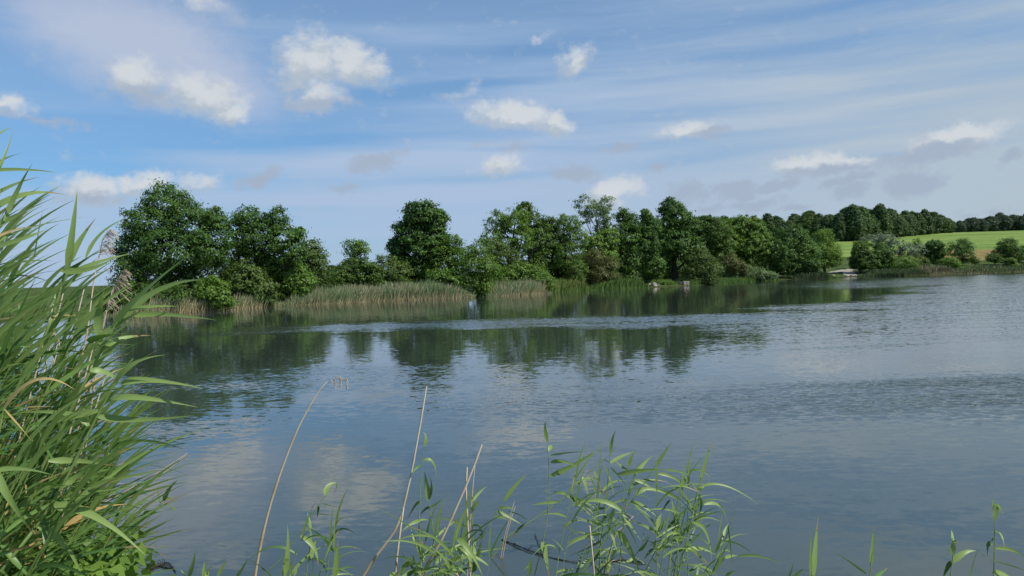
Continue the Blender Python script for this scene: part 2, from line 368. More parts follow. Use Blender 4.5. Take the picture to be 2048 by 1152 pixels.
# ---------------------------------------------------------------- trees
def leaf_cloud(centers, outs, tints, sizes, n, spread, flat, r):
    """leaf-sized rhombi scattered round cluster centres"""
    N = len(centers) * n
    c = np.repeat(centers, n, 0); o = np.repeat(outs, n, 0); ti = np.repeat(tints, n); sz = np.repeat(sizes, n)
    off = r.normal(size=(N, 3)) * np.array([1, 1, flat]) * (np.repeat(spread, n)[:, None] * .55)
    p = c + off
    od = off / (np.linalg.norm(off, axis=1, keepdims=True) + 1e-6)
    nrm = o * .70 + od * .50 + np.array([0, 0, .45]) + r.normal(size=(N, 3)) * .42
    nrm /= np.linalg.norm(nrm, axis=1, keepdims=True)
    tdir = r.normal(size=(N, 3)); tdir -= (tdir * nrm).sum(1, keepdims=True) * nrm; tdir /= np.linalg.norm(tdir, axis=1, keepdims=True)
    bdir = np.cross(nrm, tdir); L = (sz * r.uniform(.65, 1.25, N))[:, None]; W = L * .62
    droop = np.array([0, 0, -1]) * L * .18
    v = np.stack([p - tdir * L * .5, p + bdir * W * .5 + nrm * L * .05, p + tdir * L * .5 + droop, p - bdir * W * .5 + nrm * L * .05], 1).reshape(-1, 3)
    f = np.arange(4 * N).reshape(-1, 4)
    tn = np.clip(ti + r.normal(size=N) * .16, 0, 1)
    return v, f, np.repeat(tn, 4)
def crown_geo(lobes, leaf, dens, r, flat=.6, hollow=.62, cl=1.0, ncl=20):
    """lobes: (centre, (rx, ry, rz)) ellipsoids; clusters of leaves in their outer shell"""
    Cs, Os, Ts, Sp = [], [], [], []
    for k, (c, rr) in enumerate(lobes):
        c = np.array(c); rr = np.array(rr)
        area = 4 * math.pi * (((rr[0] * rr[1]) ** 1.6 + (rr[0] * rr[2]) ** 1.6 + (rr[1] * rr[2]) ** 1.6) / 3) ** (1 / 1.6)
        crad = cl * (0.30 + 0.10 * float(rr.min()) ** .8)
        n = max(8, int(area * dens / (crad * crad * 1.5)))
        d = r.normal(size=(n, 3)); d /= np.linalg.norm(d, axis=1, keepdims=True)
        ph = r.uniform(0, 6.28, 6)
        bumpy = 1 + .13 * np.sin(d[:, 0] * 5 + ph[0]) * np.sin(d[:, 2] * 5.5 + ph[1]) + .09 * np.sin(d[:, 1] * 7 + ph[2]) + .08 * np.sin(d[:, 2] * 9 + ph[3] + d[:, 0] * 6)
        q = r.uniform(hollow ** 3, 1.06, n) ** (1 / 3) * bumpy
        p = c + d * rr * q[:, None]
        keep = np.ones(n, bool)
        for k2, (c2, r2) in enumerate(lobes):
            if k2 != k: keep &= np.linalg.norm((p - np.array(c2)) / np.array(r2), axis=1) > .55
        p = p[keep]; o = d[keep] / rr; o /= np.linalg.norm(o, axis=1, keepdims=True)
        Cs.append(p); Os.append(o); Ts.append(np.clip(.5 + r.normal(size=len(p)) * .20 + r.normal() * .10, 0, 1)); Sp.append(crad * r.uniform(.6, 1.3, len(p)))
    Cs = np.vstack(Cs); return leaf_cloud(Cs, np.vstack(Os), np.concatenate(Ts), np.full(len(Cs), leaf), ncl, np.concatenate(Sp), flat, r)
def trunk_geo(base, lobes, r0, r, fork=.35, lean=None):
    base = np.array(base, float); tops = [np.array(c) for c, _ in lobes]
    top = max(tops, key=lambda q: q[2]); h = top[2] - base[2]
    axis = [base + (0, 0, -.15)]
    for s in (.12, .3, .5, .72, 1.0):
        q = base * (1 - s) + top * s; q = q + r.normal(size=3) * .02 * h * (s < 1); axis.append(q)
    parts = [tube(axis, [r0 * 1.25, r0, r0 * .85, r0 * .65, r0 * .4, r0 * .12], 7)]
    for c in tops:
        if np.allclose(c, top): continue
        s = np.clip((c[2] - base[2]) / h - .28, fork * .4, .8) * r.uniform(.8, 1.0)
        a = base * (1 - s) + top * s; mid = a * .45 + c * .55 + np.array([0, 0, -.04 * h]); rr = r0 * .5 * (1 - s * .6)
        parts.append(tube([a, mid, c], [rr, rr * .6, rr * .2], 5))
        for _ in range(3):
            e = c + r.normal(size=3) * np.array([1, 1, .6]) * .09 * h; parts.append(tube([mid, (mid + e) / 2 + (0, 0, .02 * h), e], [rr * .5, rr * .3, rr * .1], 4))
    return join(parts)
def tree(name, label, kind, D, lobes, base_px=None, dens=1.0, leaf=.30, cat='tree', r0=None, group=None, bark=BARK, flat=.6, hollow=.62, seed=None, stem='trunk', fol='crown', cl=1.0, spread=.5, ncl=30, zoff=0.0):
    leaf *= .82
    r = np.random.default_rng(seed if seed is not None else (int(sum(l[0] + 3 * l[1] for l in lobes)) % 99991))
    leaf *= r.uniform(.82, 1.22); cl *= r.uniform(.85, 1.12)
    k = D / F
    xs_ = [l[0] for l in lobes]; bx = base_px if base_px is not None else sum(xs_) / len(xs_)
    width = (max(l[0] + l[2] for l in lobes) - min(l[0] - l[2] for l in lobes)) * k
    L = []
    for (px, py, rx, ry) in lobes:
        dy = float(r.uniform(-.5, .5)) * width * .45 * spread if len(lobes) > 2 else 0.0
        c = np.array(P(px, py, D + dy)); s = (D + dy) / F
        rd = min(max(rx, ry), 1.3 * min(rx, ry)) * s
        L.append((c, (rx * s, rd, ry * s)))
    bp = P(bx, 560, D); gz = hz(bp.x, bp.y); root = Vector((bp.x, bp.y, gz + zoff))
    e = empty(name, root, label, cat, group)
    rl = np.array(root); L = [(c - rl, q) for c, q in L]
    # leaf cards may not sink under the ground
    v, f, tn = crown_geo(L, leaf, dens, r, flat, hollow, cl, ncl)
    v[:, 2] = np.maximum(v[:, 2], .02 + .15 * np.abs(np.sin(v[:, 0] * 31)))
    obj(fol, mesh(fol, v, f, LEAF[kind], tn), e)
    H = max(c[2] + q[2] for c, q in L)
    tv, tf = trunk_geo((0, 0, -.1), L, r0 or (.028 * H + .02), r); obj(stem, mesh(stem, tv, tf, bark, smooth=True), e)
    return e
def shrub(label, kind, D, lobes, **kw):
    kw.setdefault('cat', 'shrub'); kw.setdefault('r0', .06)
    return tree('shrub', label, kind, D, lobes, stem='stem', fol='foliage', **kw)

BANKG = 'trees along the far bank'; SHRG = 'shrubs along the far bank'; HEDG = 'hedge trees below the meadow'
# left group
tree('oak_tree', 'tall broad dark green tree with pyramid crown, biggest of the far bank', 'oak', 69,
     [(332, 408, 44, 42), (300, 448, 55, 40), (375, 445, 55, 45), (268, 500, 42, 40), (340, 500, 66, 50), (418, 488, 45, 45), (430, 438, 26, 24), (262, 548, 34, 34), (335, 560, 60, 34), (415, 545, 42, 36)],
     base_px=345, dens=.95, leaf=.30, group=BANKG, cl=.92)
tree('broadleaf_tree', 'pale feathery tree squeezed between the big pyramid tree and the twin topped oak', 'mid', 73,
     [(478, 470, 30, 34), (462, 510, 36, 36), (500, 520, 34, 38), (480, 560, 40, 30)], dens=.62, leaf=.27, group=BANKG)
tree('oak_tree', 'dark oak with two ragged tops and one long branch over the bushes', 'oak', 72,
     [(497, 438, 30, 28), (552, 440, 22, 26), (520, 480, 46, 34), (565, 478, 38, 28), (597, 468, 16, 13), (550, 520, 42, 26), (590, 508, 20, 14)], base_px=535, dens=.95, leaf=.30, group=BANKG)
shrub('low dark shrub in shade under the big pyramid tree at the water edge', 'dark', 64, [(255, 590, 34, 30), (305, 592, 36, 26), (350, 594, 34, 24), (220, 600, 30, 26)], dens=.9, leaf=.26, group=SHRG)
shrub('bright leafy maple shrub hanging over the water beside the dry reeds', 'mid', 65, [(425, 578, 34, 24), (440, 598, 26, 18), (405, 602, 22, 14)], dens=.9, leaf=.34, group=SHRG)
shrub('brownish dark rounded shrub left of the bright green shrubs at the reed belt end', 'olive', 70, [(490, 560, 38, 36), (520, 578, 34, 30), (478, 594, 28, 20), (525, 600, 26, 14)], dens=.95, leaf=.28, group=SHRG)
shrub('fresh green spreading shrub under the long oak branch', 'mid', 74, [(545, 540, 38, 30), (578, 550, 40, 30), (560, 582, 42, 26), (600, 568, 32, 28)], dens=.95, leaf=.28, group=SHRG)
tree('young_tree', 'slim egg shaped young tree standing alone right of the twin topped oak', 'olive', 80, [(624, 500, 23, 22), (616, 528, 25, 24), (638, 528, 20, 24), (625, 555, 30, 26)], dens=.95, leaf=.25, group=BANKG)
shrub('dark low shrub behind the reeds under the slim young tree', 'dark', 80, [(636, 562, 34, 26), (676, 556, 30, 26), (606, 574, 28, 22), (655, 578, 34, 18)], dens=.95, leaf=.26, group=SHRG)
tree('young_tree', 'small umbrella shaped tree with thin pale stem above the shrubs', 'mid', 84, [(702, 496, 17, 15), (726, 497, 16, 13), (713, 489, 16, 12), (700, 515, 10, 10), (716, 520, 14, 14)], dens=.65, leaf=.25, group=BANKG, bark=BARK_PALE, r0=.12)
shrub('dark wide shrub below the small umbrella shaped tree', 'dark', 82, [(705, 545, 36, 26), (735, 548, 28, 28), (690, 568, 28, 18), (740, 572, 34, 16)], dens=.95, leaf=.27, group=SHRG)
shrub('mid green shrub with a yellowish twig left of the central oak', 'olive', 84, [(770, 540, 30, 28), (795, 548, 26, 26), (760, 570, 28, 18), (805, 572, 24, 14)], dens=.9, leaf=.27, group=SHRG)
tree('oak_tree', 'large dark oak with wide cone crown standing free above the reed belt centre', 'oak', 88,
     [(840, 428, 34, 28), (868, 440, 26, 28), (818, 465, 32, 32), (862, 478, 36, 34), (800, 495, 22, 26), (836, 505, 44, 32), (805, 525, 26, 16), (880, 500, 20, 30), (835, 545, 44, 22)], base_px=852, dens=1.0, leaf=.31, group=BANKG, r0=.4, cl=.92)
tree('broadleaf_tree', 'green lower tree growing against the right side of the central oak', 'mid', 86, [(905, 488, 20, 22), (893, 515, 36, 24), (918, 520, 22, 26), (890, 545, 42, 20)], dens=.9, leaf=.28, group=BANKG)
shrub('bright green shrub behind the reed belt under the central oak', 'bright', 82, [(880, 558, 26, 20), (908, 560, 24, 20), (866, 575, 18, 12), (922, 572, 18, 16)], dens=.95, leaf=.27, group=SHRG)
tree('willow_tree', 'tall light green willow leaning over the gap in the reed belt', 'mid', 82, [(958, 500, 24, 24), (950, 530, 28, 28), (972, 535, 22, 28), (962, 562, 24, 24), (968, 586, 14, 12)], dens=.95, leaf=.26, group=BANKG, zoff=-.3)
tree('ash_tree', 'open crowned ash showing several bare brown trunks', 'mid', 94, [(1000, 445, 28, 24), (1030, 442, 26, 26), (985, 475, 20, 24), (1045, 480, 24, 26), (1012, 490, 26, 18)], base_px=1014, dens=.62, leaf=.28, group=BANKG, r0=.36)
tree('broadleaf_tree', 'dark pointed tree rising behind the open crowned ash', 'dark', 99, [(1050, 425, 16, 22), (1062, 450, 26, 26), (1080, 485, 28, 36), (1060, 530, 40, 30)], dens=1.0, leaf=.30, group=BANKG)
shrub('yellowish olive shrub below the bare ash trunks', 'olive', 90, [(992, 500, 22, 20), (1010, 520, 28, 22), (985, 530, 22, 20)], dens=.85, leaf=.27, group=SHRG)
shrub('wide rounded grey green shrub behind the short reed belt', 'mid', 88, [(1010, 555, 32, 22), (1045, 560, 30, 20), (1075, 552, 24, 24), (1090, 565, 22, 16), (1040, 540, 26, 16)], dens=.95, leaf=.25, group=SHRG)
tree('broadleaf_tree', 'dark tree with flat top between the pointed tree and the ragged topped tree', 'dark', 102, [(1100, 452, 20, 18), (1108, 485, 28, 30), (1095, 525, 34, 34), (1125, 545, 26, 24)], dens=1.0, leaf=.30, group=BANKG)
tree('broadleaf_tree', 'ragged topped green tree with a column of hanging foliage near the brown shrub', 'mid', 99, [(1128, 445, 14, 18), (1146, 448, 14, 18), (1150, 478, 28, 22), (1135, 510, 30, 26), (1150, 540, 22, 28)], dens=.9, leaf=.29, group=BANKG)
tree('aspen_tree', 'tall thin aspen with see through crown and bare stems rising over its neighbours', 'pale', 104, [(1172, 412, 24, 20), (1208, 408, 22, 18), (1190, 425, 26, 16), (1216, 438, 14, 22), (1168, 435, 12, 14), (1200, 458, 18, 14)], base_px=1194, dens=.34, leaf=.26, group=BANKG, r0=.24, bark=BARK_PALE)
tree('broadleaf_tree', 'green bushy tree filling the foot of the thin aspen', 'mid', 103, [(1192, 490, 26, 26), (1215, 480, 20, 26), (1205, 525, 30, 28), (1180, 530, 20, 24)], dens=1.0, leaf=.29, group=BANKG)
shrub('brown tinged shrub with faded leaves standing out on the bank', 'brown', 100, [(1192, 515, 24, 18), (1212, 535, 24, 22), (1195, 552, 26, 20), (1225, 560, 18, 16), (1205, 572, 24, 10)], dens=.95, leaf=.28, group=SHRG)
tree('oak_tree', 'narrow dark oak with notched top right of the thin aspen', 'oak', 108, [(1246, 435, 14, 18), (1262, 446, 16, 20), (1250, 475, 28, 30), (1258, 520, 28, 32), (1248, 550, 26, 18)], dens=1.0, leaf=.31, group=BANKG)
tree('oak_tree', 'dark oak with small knob top between the notched oak and the tallest oak', 'oak', 109, [(1292, 432, 11, 14), (1298, 455, 24, 22), (1290, 490, 30, 30), (1305, 530, 28, 28)], dens=1.0, leaf=.31, group=BANKG)
tree('oak_tree', 'tallest oak of the right hand bank with tower like top above a dark hollow', 'oak', 111, [(1340, 416, 20, 20), (1358, 434, 26, 22), (1336, 450, 24, 24), (1376, 455, 20, 22), (1352, 485, 40, 34), (1325, 515, 22, 26), (1385, 500, 24, 26)], base_px=1350, dens=1.0, leaf=.32, group=BANKG, r0=.45)
tree('broadleaf_tree', 'low dark tree shading the hollow behind the grassy landing', 'dark', 118, [(1345, 535, 44, 22), (1310, 548, 30, 16), (1385, 540, 26, 20)], dens=1.0, leaf=.3, group=BANKG)
tree('broadleaf_tree', 'dark even topped tree behind the shrubs right of the tallest oak', 'dark', 124, [(1408, 452, 24, 20), (1432, 470, 30, 34), (1405, 500, 24, 34), (1440, 510, 28, 30)], dens=1.0, leaf=.31, group=BANKG)
shrub('large olive green shrub beside the stone blocks', 'olive', 108, [(1396, 520, 24, 22), (1420, 538, 26, 24), (1385, 550, 22, 20), (1415, 560, 24, 12)], dens=.95, leaf=.29, group=SHRG)
shrub('reddish brown leaved shrub behind the pale round shrubs', 'brown', 118, [(1462, 528, 18, 18), (1480, 536, 16, 14)], dens=.9, leaf=.28, group=SHRG)
tree('broadleaf_tree', 'broad bright topped tree behind the pale round shrubs', 'mid', 130, [(1475, 455, 30, 24), (1508, 460, 26, 24), (1455, 480, 22, 28), (1495, 492, 38, 30), (1525, 498, 22, 28), (1500, 525, 34, 20)], dens=1.0, leaf=.32, group=BANKG)
for lab, lb in (('pale round shrub at the water, nearest to the reddish brown one', [(1465, 546, 22, 14), (1450, 552, 14, 10)]),
                ('pale round shrub at the water, middle of three rounded ones', [(1496, 545, 18, 15), (1488, 552, 14, 9)]),
                ('pale round shrub at the water, smallest and last before the dark round tree', [(1522, 549, 16, 11), (1542, 552, 12, 7)])):
    shrub(lab, 'pale', 119, lb, dens=1.0, leaf=.24, group=SHRG)
tree('oak_tree', 'dark perfectly rounded tree reaching down to the water before the landing ramp', 'oak', 130, [(1580, 478, 34, 26), (1560, 505, 30, 32), (1605, 505, 32, 32), (1582, 530, 48, 22), (1620, 530, 20, 18)], dens=1.0, leaf=.32, group=BANKG)
tree('oak_tree', 'green rounded tree at the end of the bank beside the meadow gap', 'mid', 137, [(1645, 478, 20, 22), (1635, 500, 24, 24), (1662, 506, 22, 24), (1650, 522, 34, 14)], dens=1.0, leaf=.32, group=BANKG)
# right side, below the meadow
tree('broadleaf_tree', 'dark purplish green round tree beside the landing ramp', 'dark', 141, [(1722, 502, 16, 20), (1726, 520, 22, 20), (1712, 522, 12, 16)], dens=1.0, leaf=.3, group=HEDG, cat='tree')
tree('broadleaf_tree', 'dark green round tree touching the left side of the round yellow green shrub', 'oak', 142, [(1762, 504, 18, 16), (1752, 522, 24, 18), (1774, 520, 14, 16)], dens=1.0, leaf=.3, group=HEDG)
tree('willow_tree', 'silvery grey willow with leaning white stem behind the dark round trees', 'silver', 150, [(1745, 482, 22, 12), (1772, 480, 22, 14), (1795, 492, 20, 16), (1815, 500, 18, 14), (1838, 502, 14, 14), (1785, 510, 20, 10)], base_px=1782, dens=.42, leaf=.30, group=HEDG, bark=BARK_PALE, r0=.14)
shrub('round yellow green dome shaped shrub behind the shore reeds', 'bright', 142, [(1803, 524, 28, 13), (1790, 532, 18, 10), (1818, 532, 16, 10)], dens=1.2, leaf=.20, group='shrubs below the meadow', hollow=.8)
tree('young_tree', 'small slim tree behind the silvery willow with pointed top', 'mid', 152, [(1832, 486, 9, 9), (1836, 502, 11, 12)], dens=.9, leaf=.28, group=HEDG)
shrub('olive shrub right of the round yellow green shrub', 'olive', 143, [(1840, 524, 16, 12), (1850, 532, 12, 8)], dens=.9, leaf=.26, group='shrubs below the meadow')
tree('broadleaf_tree', 'hedge tree with rounded crown standing over straw coloured ground, left of two', 'oak', 151, [(1868, 492, 18, 12), (1858, 505, 14, 14), (1878, 505, 14, 12), (1868, 518, 12, 10)], dens=.95, leaf=.3, group=HEDG)
tree('broadleaf_tree', 'hedge tree with tallest rounded crown above the straw field, right of two', 'oak', 151, [(1928, 490, 16, 13), (1912, 500, 18, 16), (1932, 508, 16, 18), (1922, 522, 16, 8)], dens=.95, leaf=.3, group=HEDG)
shrub('dark green shrub in front of the two hedge trees at the reeds', 'mid', 144, [(1900, 524, 14, 11), (1885, 527, 10, 8), (1912, 530, 9, 7)], dens=1.0, leaf=.26, group='shrubs below the meadow')
shrub('small dark shrub right of the tallest hedge tree', 'dark', 149, [(1950, 521, 8, 7)], dens=1.0, leaf=.26, group='shrubs below the meadow')
tree('broadleaf_tree', 'large rounded bush like tree at the far right of the straw field', 'oak', 150, [(2016, 493, 20, 16), (2002, 508, 16, 14), (2032, 508, 18, 16), (2016, 518, 20, 8)], dens=1.0, leaf=.3, group=HEDG)
shrub('very dark low shrub left of the large rounded bush like tree', 'dark', 147, [(1985, 515, 12, 9), (1996, 520, 12, 6)], dens=1.0, leaf=.27, group='shrubs below the meadow')
tree('broadleaf_tree', 'dark tree at the right picture edge half hidden beside the rounded bush like tree', 'dark', 153, [(2058, 505, 18, 18), (2072, 516, 18, 14)], dens=1.0, leaf=.3, group=HEDG)
tree('young_tree', 'light green young tree standing at the water among the right hand reeds', 'mid', 139, [(2024, 522, 8, 7), (2022, 533, 12, 9), (2018, 540, 14, 6)], dens=1.0, leaf=.24, group=HEDG)

# the wood on the hill: a few crowns built once, then copied tree by tree
def proto(kind, seed, H, W, leaf=.55, dens=.9, tr=.30):
    r = np.random.default_rng(seed); L = []
    n = 7
    for i in range(n):
        s = i / (n - 1); z = H * (.30 + .56 * s); rr = W * (.50 - .24 * abs(s - .35) - .1 * s)
        a = r.uniform(0, 6.28); dd = W * .22 * (1 - s) * r.uniform(.4, 1)
        L.append((np.array([math.cos(a) * dd, math.sin(a) * dd, z]), (rr, rr, rr * .85)))
    for i in range(3):
        a = i * 2.1 + r.uniform(0, 1); L.append((np.array([math.cos(a) * W * .3, math.sin(a) * W * .3, H * r.uniform(.38, .6)]), (W * .25, W * .25, H * .14)))
    for i in range(3):
        a = i * 2.1 + r.uniform(0, 1); L.append((np.array([math.cos(a) * W * .25, math.sin(a) * W * .25, H * .17]), (W * .26, W * .26, H * .15)))
    v, f, tn = crown_geo(L, leaf, dens, r, .6, .7, 1.25, 18)
    cm = mesh('crown', v, f, LEAF[kind], tn); tv, tf = trunk_geo((0, 0, -.3), L, tr, r); tm = mesh('trunk', tv, tf, BARK, smooth=True)
    return cm, tm
protos = [proto('wood', 11, 12, 9), proto('wood', 12, 12.5, 8), proto('wood', 13, 11, 10), proto('dark', 14, 12, 8.5), proto('wood', 15, 13, 7.5)]
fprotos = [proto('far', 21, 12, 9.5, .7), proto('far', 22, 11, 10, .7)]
def place(pr, x, y, s, rot, name, label, group):
    e = empty(name, (x, y, hz(x, y) - .15), label, 'tree', group); e.rotation_euler = (0, 0, rot); e.scale = (s, s, s * random.uniform(.92, 1.08))
    for nm, md in zip(('crown', 'trunk'), pr): obj(nm, md, e)
    return e
WG = 'trees of the wood on the hill'; WL = 'dark green broadleaf tree in the closed wood along the top of the meadow'
cnt = 0
for row, (off, step) in enumerate(((0, 4.2), (5, 5.2), (11, 6.2), (18, 7.2))):
    u = .17 + .004 * row
    while u < (.556 if row else .553):
        Dm = np.interp(u, [.17, .38, .43, .55], [285, 262, 252, 300]) + off + random.uniform(-2, 2)
        x = u * Dm; s = random.uniform(.80, 1.14) * np.interp(u, [.17, .30, .40, .44, .48, .51, .535, .556], [.85, .70, .80, .86, .80, .73, .64, .44])
        place(random.choice(protos), x, Dm, s, random.uniform(0, 6.28), 'broadleaf_tree', WL, WG); cnt += 1
        u += step * random.uniform(.7, 1.2) * (.68 if u > .46 else .9) / Dm
for u in np.linspace(.558, .70, 26):
    Dm = 425 + random.uniform(-6, 6); s = random.uniform(.85, 1.15) * (1.12 if u > .6 else 1.0)
    if u < .575: s *= .75
    pale = u > .613
    place(random.choice(fprotos), u * Dm, Dm, s * .62, random.uniform(0, 6.28), 'broadleaf_tree',
          'hazy pale green tree at the right end of the distant tree row' if pale else 'bluish dark green tree in the distant row right of the gap in the wood',
          'pale trees of the distant row' if pale else 'dark trees of the distant row')
for i, (px, s) in enumerate(((652, .8), (664, 1.0), (674, .85), (741, .6))):
    q = P(px, 540, 300); place(fprotos[i % 2], q.x, 300, s * .62, i, 'distant_tree', 'tiny dark bluish tree far beyond the gap between slim tree and umbrella tree', 'tiny trees beyond the gap')

# ---------------------------------------------------------------- reed belts and herbs on the far bank
def blades(name, label, line, width, n, h, cols_low, cols_mid, cols_top, w=.042, lean=.14, seed=1, plume=.25, inset=-.9, kind='stuff', cat='reeds'):
    r = np.random.default_rng(seed); pts = np.array([tuple(GP(*p))[:2] for p in line]); seg = np.linalg.norm(np.diff(pts, axis=0), axis=1); cum = np.concatenate([[0], np.cumsum(seg)])
    s = r.uniform(0, cum[-1], n); k = np.clip(np.searchsorted(cum, s) - 1, 0, len(seg) - 1); u = (s - cum[k]) / seg[k]
    p = pts[k] * (1 - u)[:, None] + pts[k + 1] * u[:, None]; tdir = (pts[k + 1] - pts[k]) / seg[k][:, None]; nd = np.stack([-tdir[:, 1], tdir[:, 0]], 1)
    nd *= np.sign(nd[:, 1:2] + 1e-9); ins = r.uniform(0, 1, n) ** 1.7 * width + inset; p = p + nd * ins[:, None]
    wav = .88 + .10 * np.sin(s * .55 + seed) * np.sin(s * .23 + 1) + .05 * np.sin(s * 1.7) + .12 * np.sin(s * 4.3 + np.sin(s * 1.1) * 2) * r.uniform(0, 1, n)
    edge_t = np.clip(np.minimum(s, cum[-1] - s) / 2.0, .35, 1)
    hh = h * wav * edge_t * np.clip(r.normal(1, .13, n), .5, 1.35)
    z0 = np.minimum(height(p[:, 0], p[:, 1]), .5) - .05
    az_ = r.uniform(0, 6.28, n); ln = r.normal(lean, .22, n)
    dx = ln + .05 * np.cos(az_); dy = .10 * r.normal(size=n); sa = r.uniform(-.9, .9, n); sx, sy = np.cos(sa), np.sin(sa)
    V = []; Cc = []; lv = [(0, .8), (.26, 1.0), (.72, .8), (1.0, .12)]
    dry = r.uniform(0, 1, n) < plume * (1 + .9 * np.sin(s * .9 + seed) * np.sin(s * .37 + 2)); pick = lambda cs: np.array(cs)[r.integers(0, len(cs), n)] * r.uniform(.75, 1.25, (n, 1))
    cl_, cm_, ct_ = pick(cols_low), pick(cols_mid), pick(cols_top)
    cm_ = np.where(dry[:, None], .55 * pick(cols_low) + .45 * cm_, cm_); ct_ = np.where(dry[:, None], pick(cols_top), cm_)
    for t_, wf in lv:
        bx = p[:, 0] + dx * hh * t_ ** 1.7; by = p[:, 1] + dy * hh * t_ ** 1.7; bz = z0 + hh * t_ * (1 - .1 * t_ * np.abs(ln))
        wf_ = np.where(dry & (t_ == .72), 1.3, wf) * w * .5
        V.append(np.stack([np.stack([bx - sx * wf_, by - sy * wf_, bz], 1), np.stack([bx + sx * wf_, by + sy * wf_, bz], 1)], 1))
        col = cl_ if t_ == 0 else (cl_ * .65 + cm_ * .35 if t_ == .26 else (cm_ if t_ == .72 else ct_)); Cc.append(np.stack([col, col], 1))
    V = np.stack(V, 1).reshape(-1, 3); Cc = np.stack(Cc, 1).reshape(-1, 3)
    b0 = (np.arange(n) * 8)[:, None]; f = np.concatenate([b0 + np.array([[0, 1, 3, 2]]), b0 + np.array([[2, 3, 5, 4]]), b0 + np.array([[4, 5, 7, 6]])], 0)
    return tag(obj(name, mesh(name, V, f, BLADES, Cc)), label, cat, None, kind)
TAN = [(.52, .44, .27), (.45, .37, .22), (.36, .28, .16)]; TANT = [(.56, .50, .34), (.48, .42, .28), (.40, .37, .24)]
BG = [(.16, .25, .11), (.21, .30, .15), (.14, .22, .09), (.27, .30, .16)]; GR = [(.06, .13, .03), (.10, .18, .045), (.13, .20, .05)]
blades('reed_belt', 'long tan and green reed belt in front of the central oak', [(548, 613), (650, 608), (750, 603), (850, 599), (945, 595)], 4.2, 13000, 1.62, TAN, BG, TANT, seed=3, plume=.25)
blades('reed_belt', 'shorter reed belt right of the leaning willow', [(968, 594), (1030, 591), (1090, 587)], 4.0, 6000, 1.55, TAN, BG, TANT, seed=4, plume=.30)
blades('reed_belt', 'thin dry reeds in shade below the big pyramid tree', [(200, 634), (330, 627), (440, 621), (548, 613)], 1.6, 1500, 1.35, TAN, BG, TANT, seed=5, plume=.55, w=.035)
blades('reed_belt', 'dark reed belt on the right shore below the dome shaped shrub', [(1712, 554), (1800, 552), (1850, 550)], 5, 5200, 1.15, [(.10, .12, .05), (.14, .14, .065)], [(.045, .085, .03), (.07, .11, .045)], TANT, seed=6, plume=.06, w=.06)
blades('reed_belt', 'tan reed belt on the right shore before the dark green shrub', [(1848, 550), (1912, 548)], 5, 3600, 1.35, TAN, [(.13, .13, .07), (.08, .11, .045)], TANT, seed=7, plume=.22, w=.06)
blades('reed_belt', 'low green reed belt at the far right shore', [(1912, 548), (1980, 546), (2070, 542), (2200, 538)], 6, 6500, 1.0, TAN, [(.06, .11, .035), (.09, .14, .05)], TANT, seed=8, plume=.1, w=.07)
blades('reed_belt', 'dark narrow reeds under the perfectly rounded tree', [(1590, 559), (1660, 556)], 3, 1500, 1.3, [(.07, .08, .04)], [(.04, .075, .03)], TANT, seed=9, plume=.08, w=.07)
blades('bank_herbs', 'tall sunlit herbs on the bank left of the brown shrub', [(1088, 587), (1130, 584), (1182, 580)], 5, 4200, 1.35, GR, [(.10, .18, .04), (.15, .21, .055), (.19, .21, .06)], [(.2, .22, .06), (.10, .18, .04)], seed=10, plume=0, w=.08, lean=0, inset=-.15)
blades('bank_herbs', 'green herbs sloping to the water between brown shrub and stones', [(1176, 580.5), (1225, 578.5), (1262, 577), (1300, 575)], 6, 5600, 1.2, GR, GR, GR, seed=11, plume=0, w=.08, lean=0, inset=-.15)
blades('bank_grass', 'bright sunlit grass of the small landing behind the stone blocks', [(1300, 574), (1340, 573), (1376, 571.5)], 9, 5200, .62, [(.10, .17, .04)], [(.13, .22, .05), (.17, .25, .06)], [(.19, .25, .07)], seed=12, plume=0, w=.07, lean=0, inset=1.2, cat='grass')
blades('bank_herbs', 'low herbs on the bank under the pale round shrubs', [(1376, 571.5), (1440, 568), (1500, 564), (1562, 560)], 3.5, 3600, .85, GR, GR, GR, seed=13, plume=0, w=.08, lean=0, inset=-.15)
blades('bank_herbs', 'green herbs at the foot of the landing ramp', [(1640, 557), (1680, 555.5)], 4, 1800, 1.0, GR, GR, [(.2, .16, .06), (.10, .18, .04)], seed=14, plume=.1, w=.08, lean=0, inset=-.15)

# ---------------------------------------------------------------- stones, ramp, landing, bird
def rock(label, px, py, rx, rz, D=None, mat=STONE, group='stones at the far water edge', seed=0):
    r = np.random.default_rng(int(px * 7 + seed)); q = GP(px, py) if D is None else P(px, py, D); k = q.y / F; a, c = rx * k, rz * k
    n, m_ = 12, 8; V = []; ph = r.uniform(0, 6.28, 8)
    for i in range(m_ + 1):
        th = math.pi * i / m_
        for j in range(n):
            fi = 2 * math.pi * j / n; d = np.array([math.sin(th) * math.cos(fi), math.sin(th) * math.sin(fi), math.cos(th)])
            s = 1 + .18 * math.sin(3 * d[0] + ph[0]) + .15 * math.sin(4 * d[1] + ph[1]) + .14 * math.sin(5 * d[2] + ph[2] + 2 * d[0])
            s = min(s, 1.08); V.append(d * s * np.array([a, a * .8, c]))
    Fc = [(i * n + j, (i + 1) * n + j, (i + 1) * n + (j + 1) % n, i * n + (j + 1) % n) for i in range(m_) for j in range(n)]
    o = obj('stone', mesh('stone', V, Fc, mat)); o.location = (q.x, q.y - .25, c * .45); o.rotation_euler = (0, 0, r.uniform(0, 3)); return tag(o, label, 'stone', group)
rock('pale stone at the tip of the short reed belt', 1091, 584.6, 6, 4); rock('brown stone just left of the pale one at the short reed belt tip', 1080, 586, 6, 4, mat=STONE_DARK)
rock('pale boulder below the yellow green herbs', 1176, 579, 7, 6); rock('low stone at the water under the brown shrub', 1219, 577.3, 7, 4)
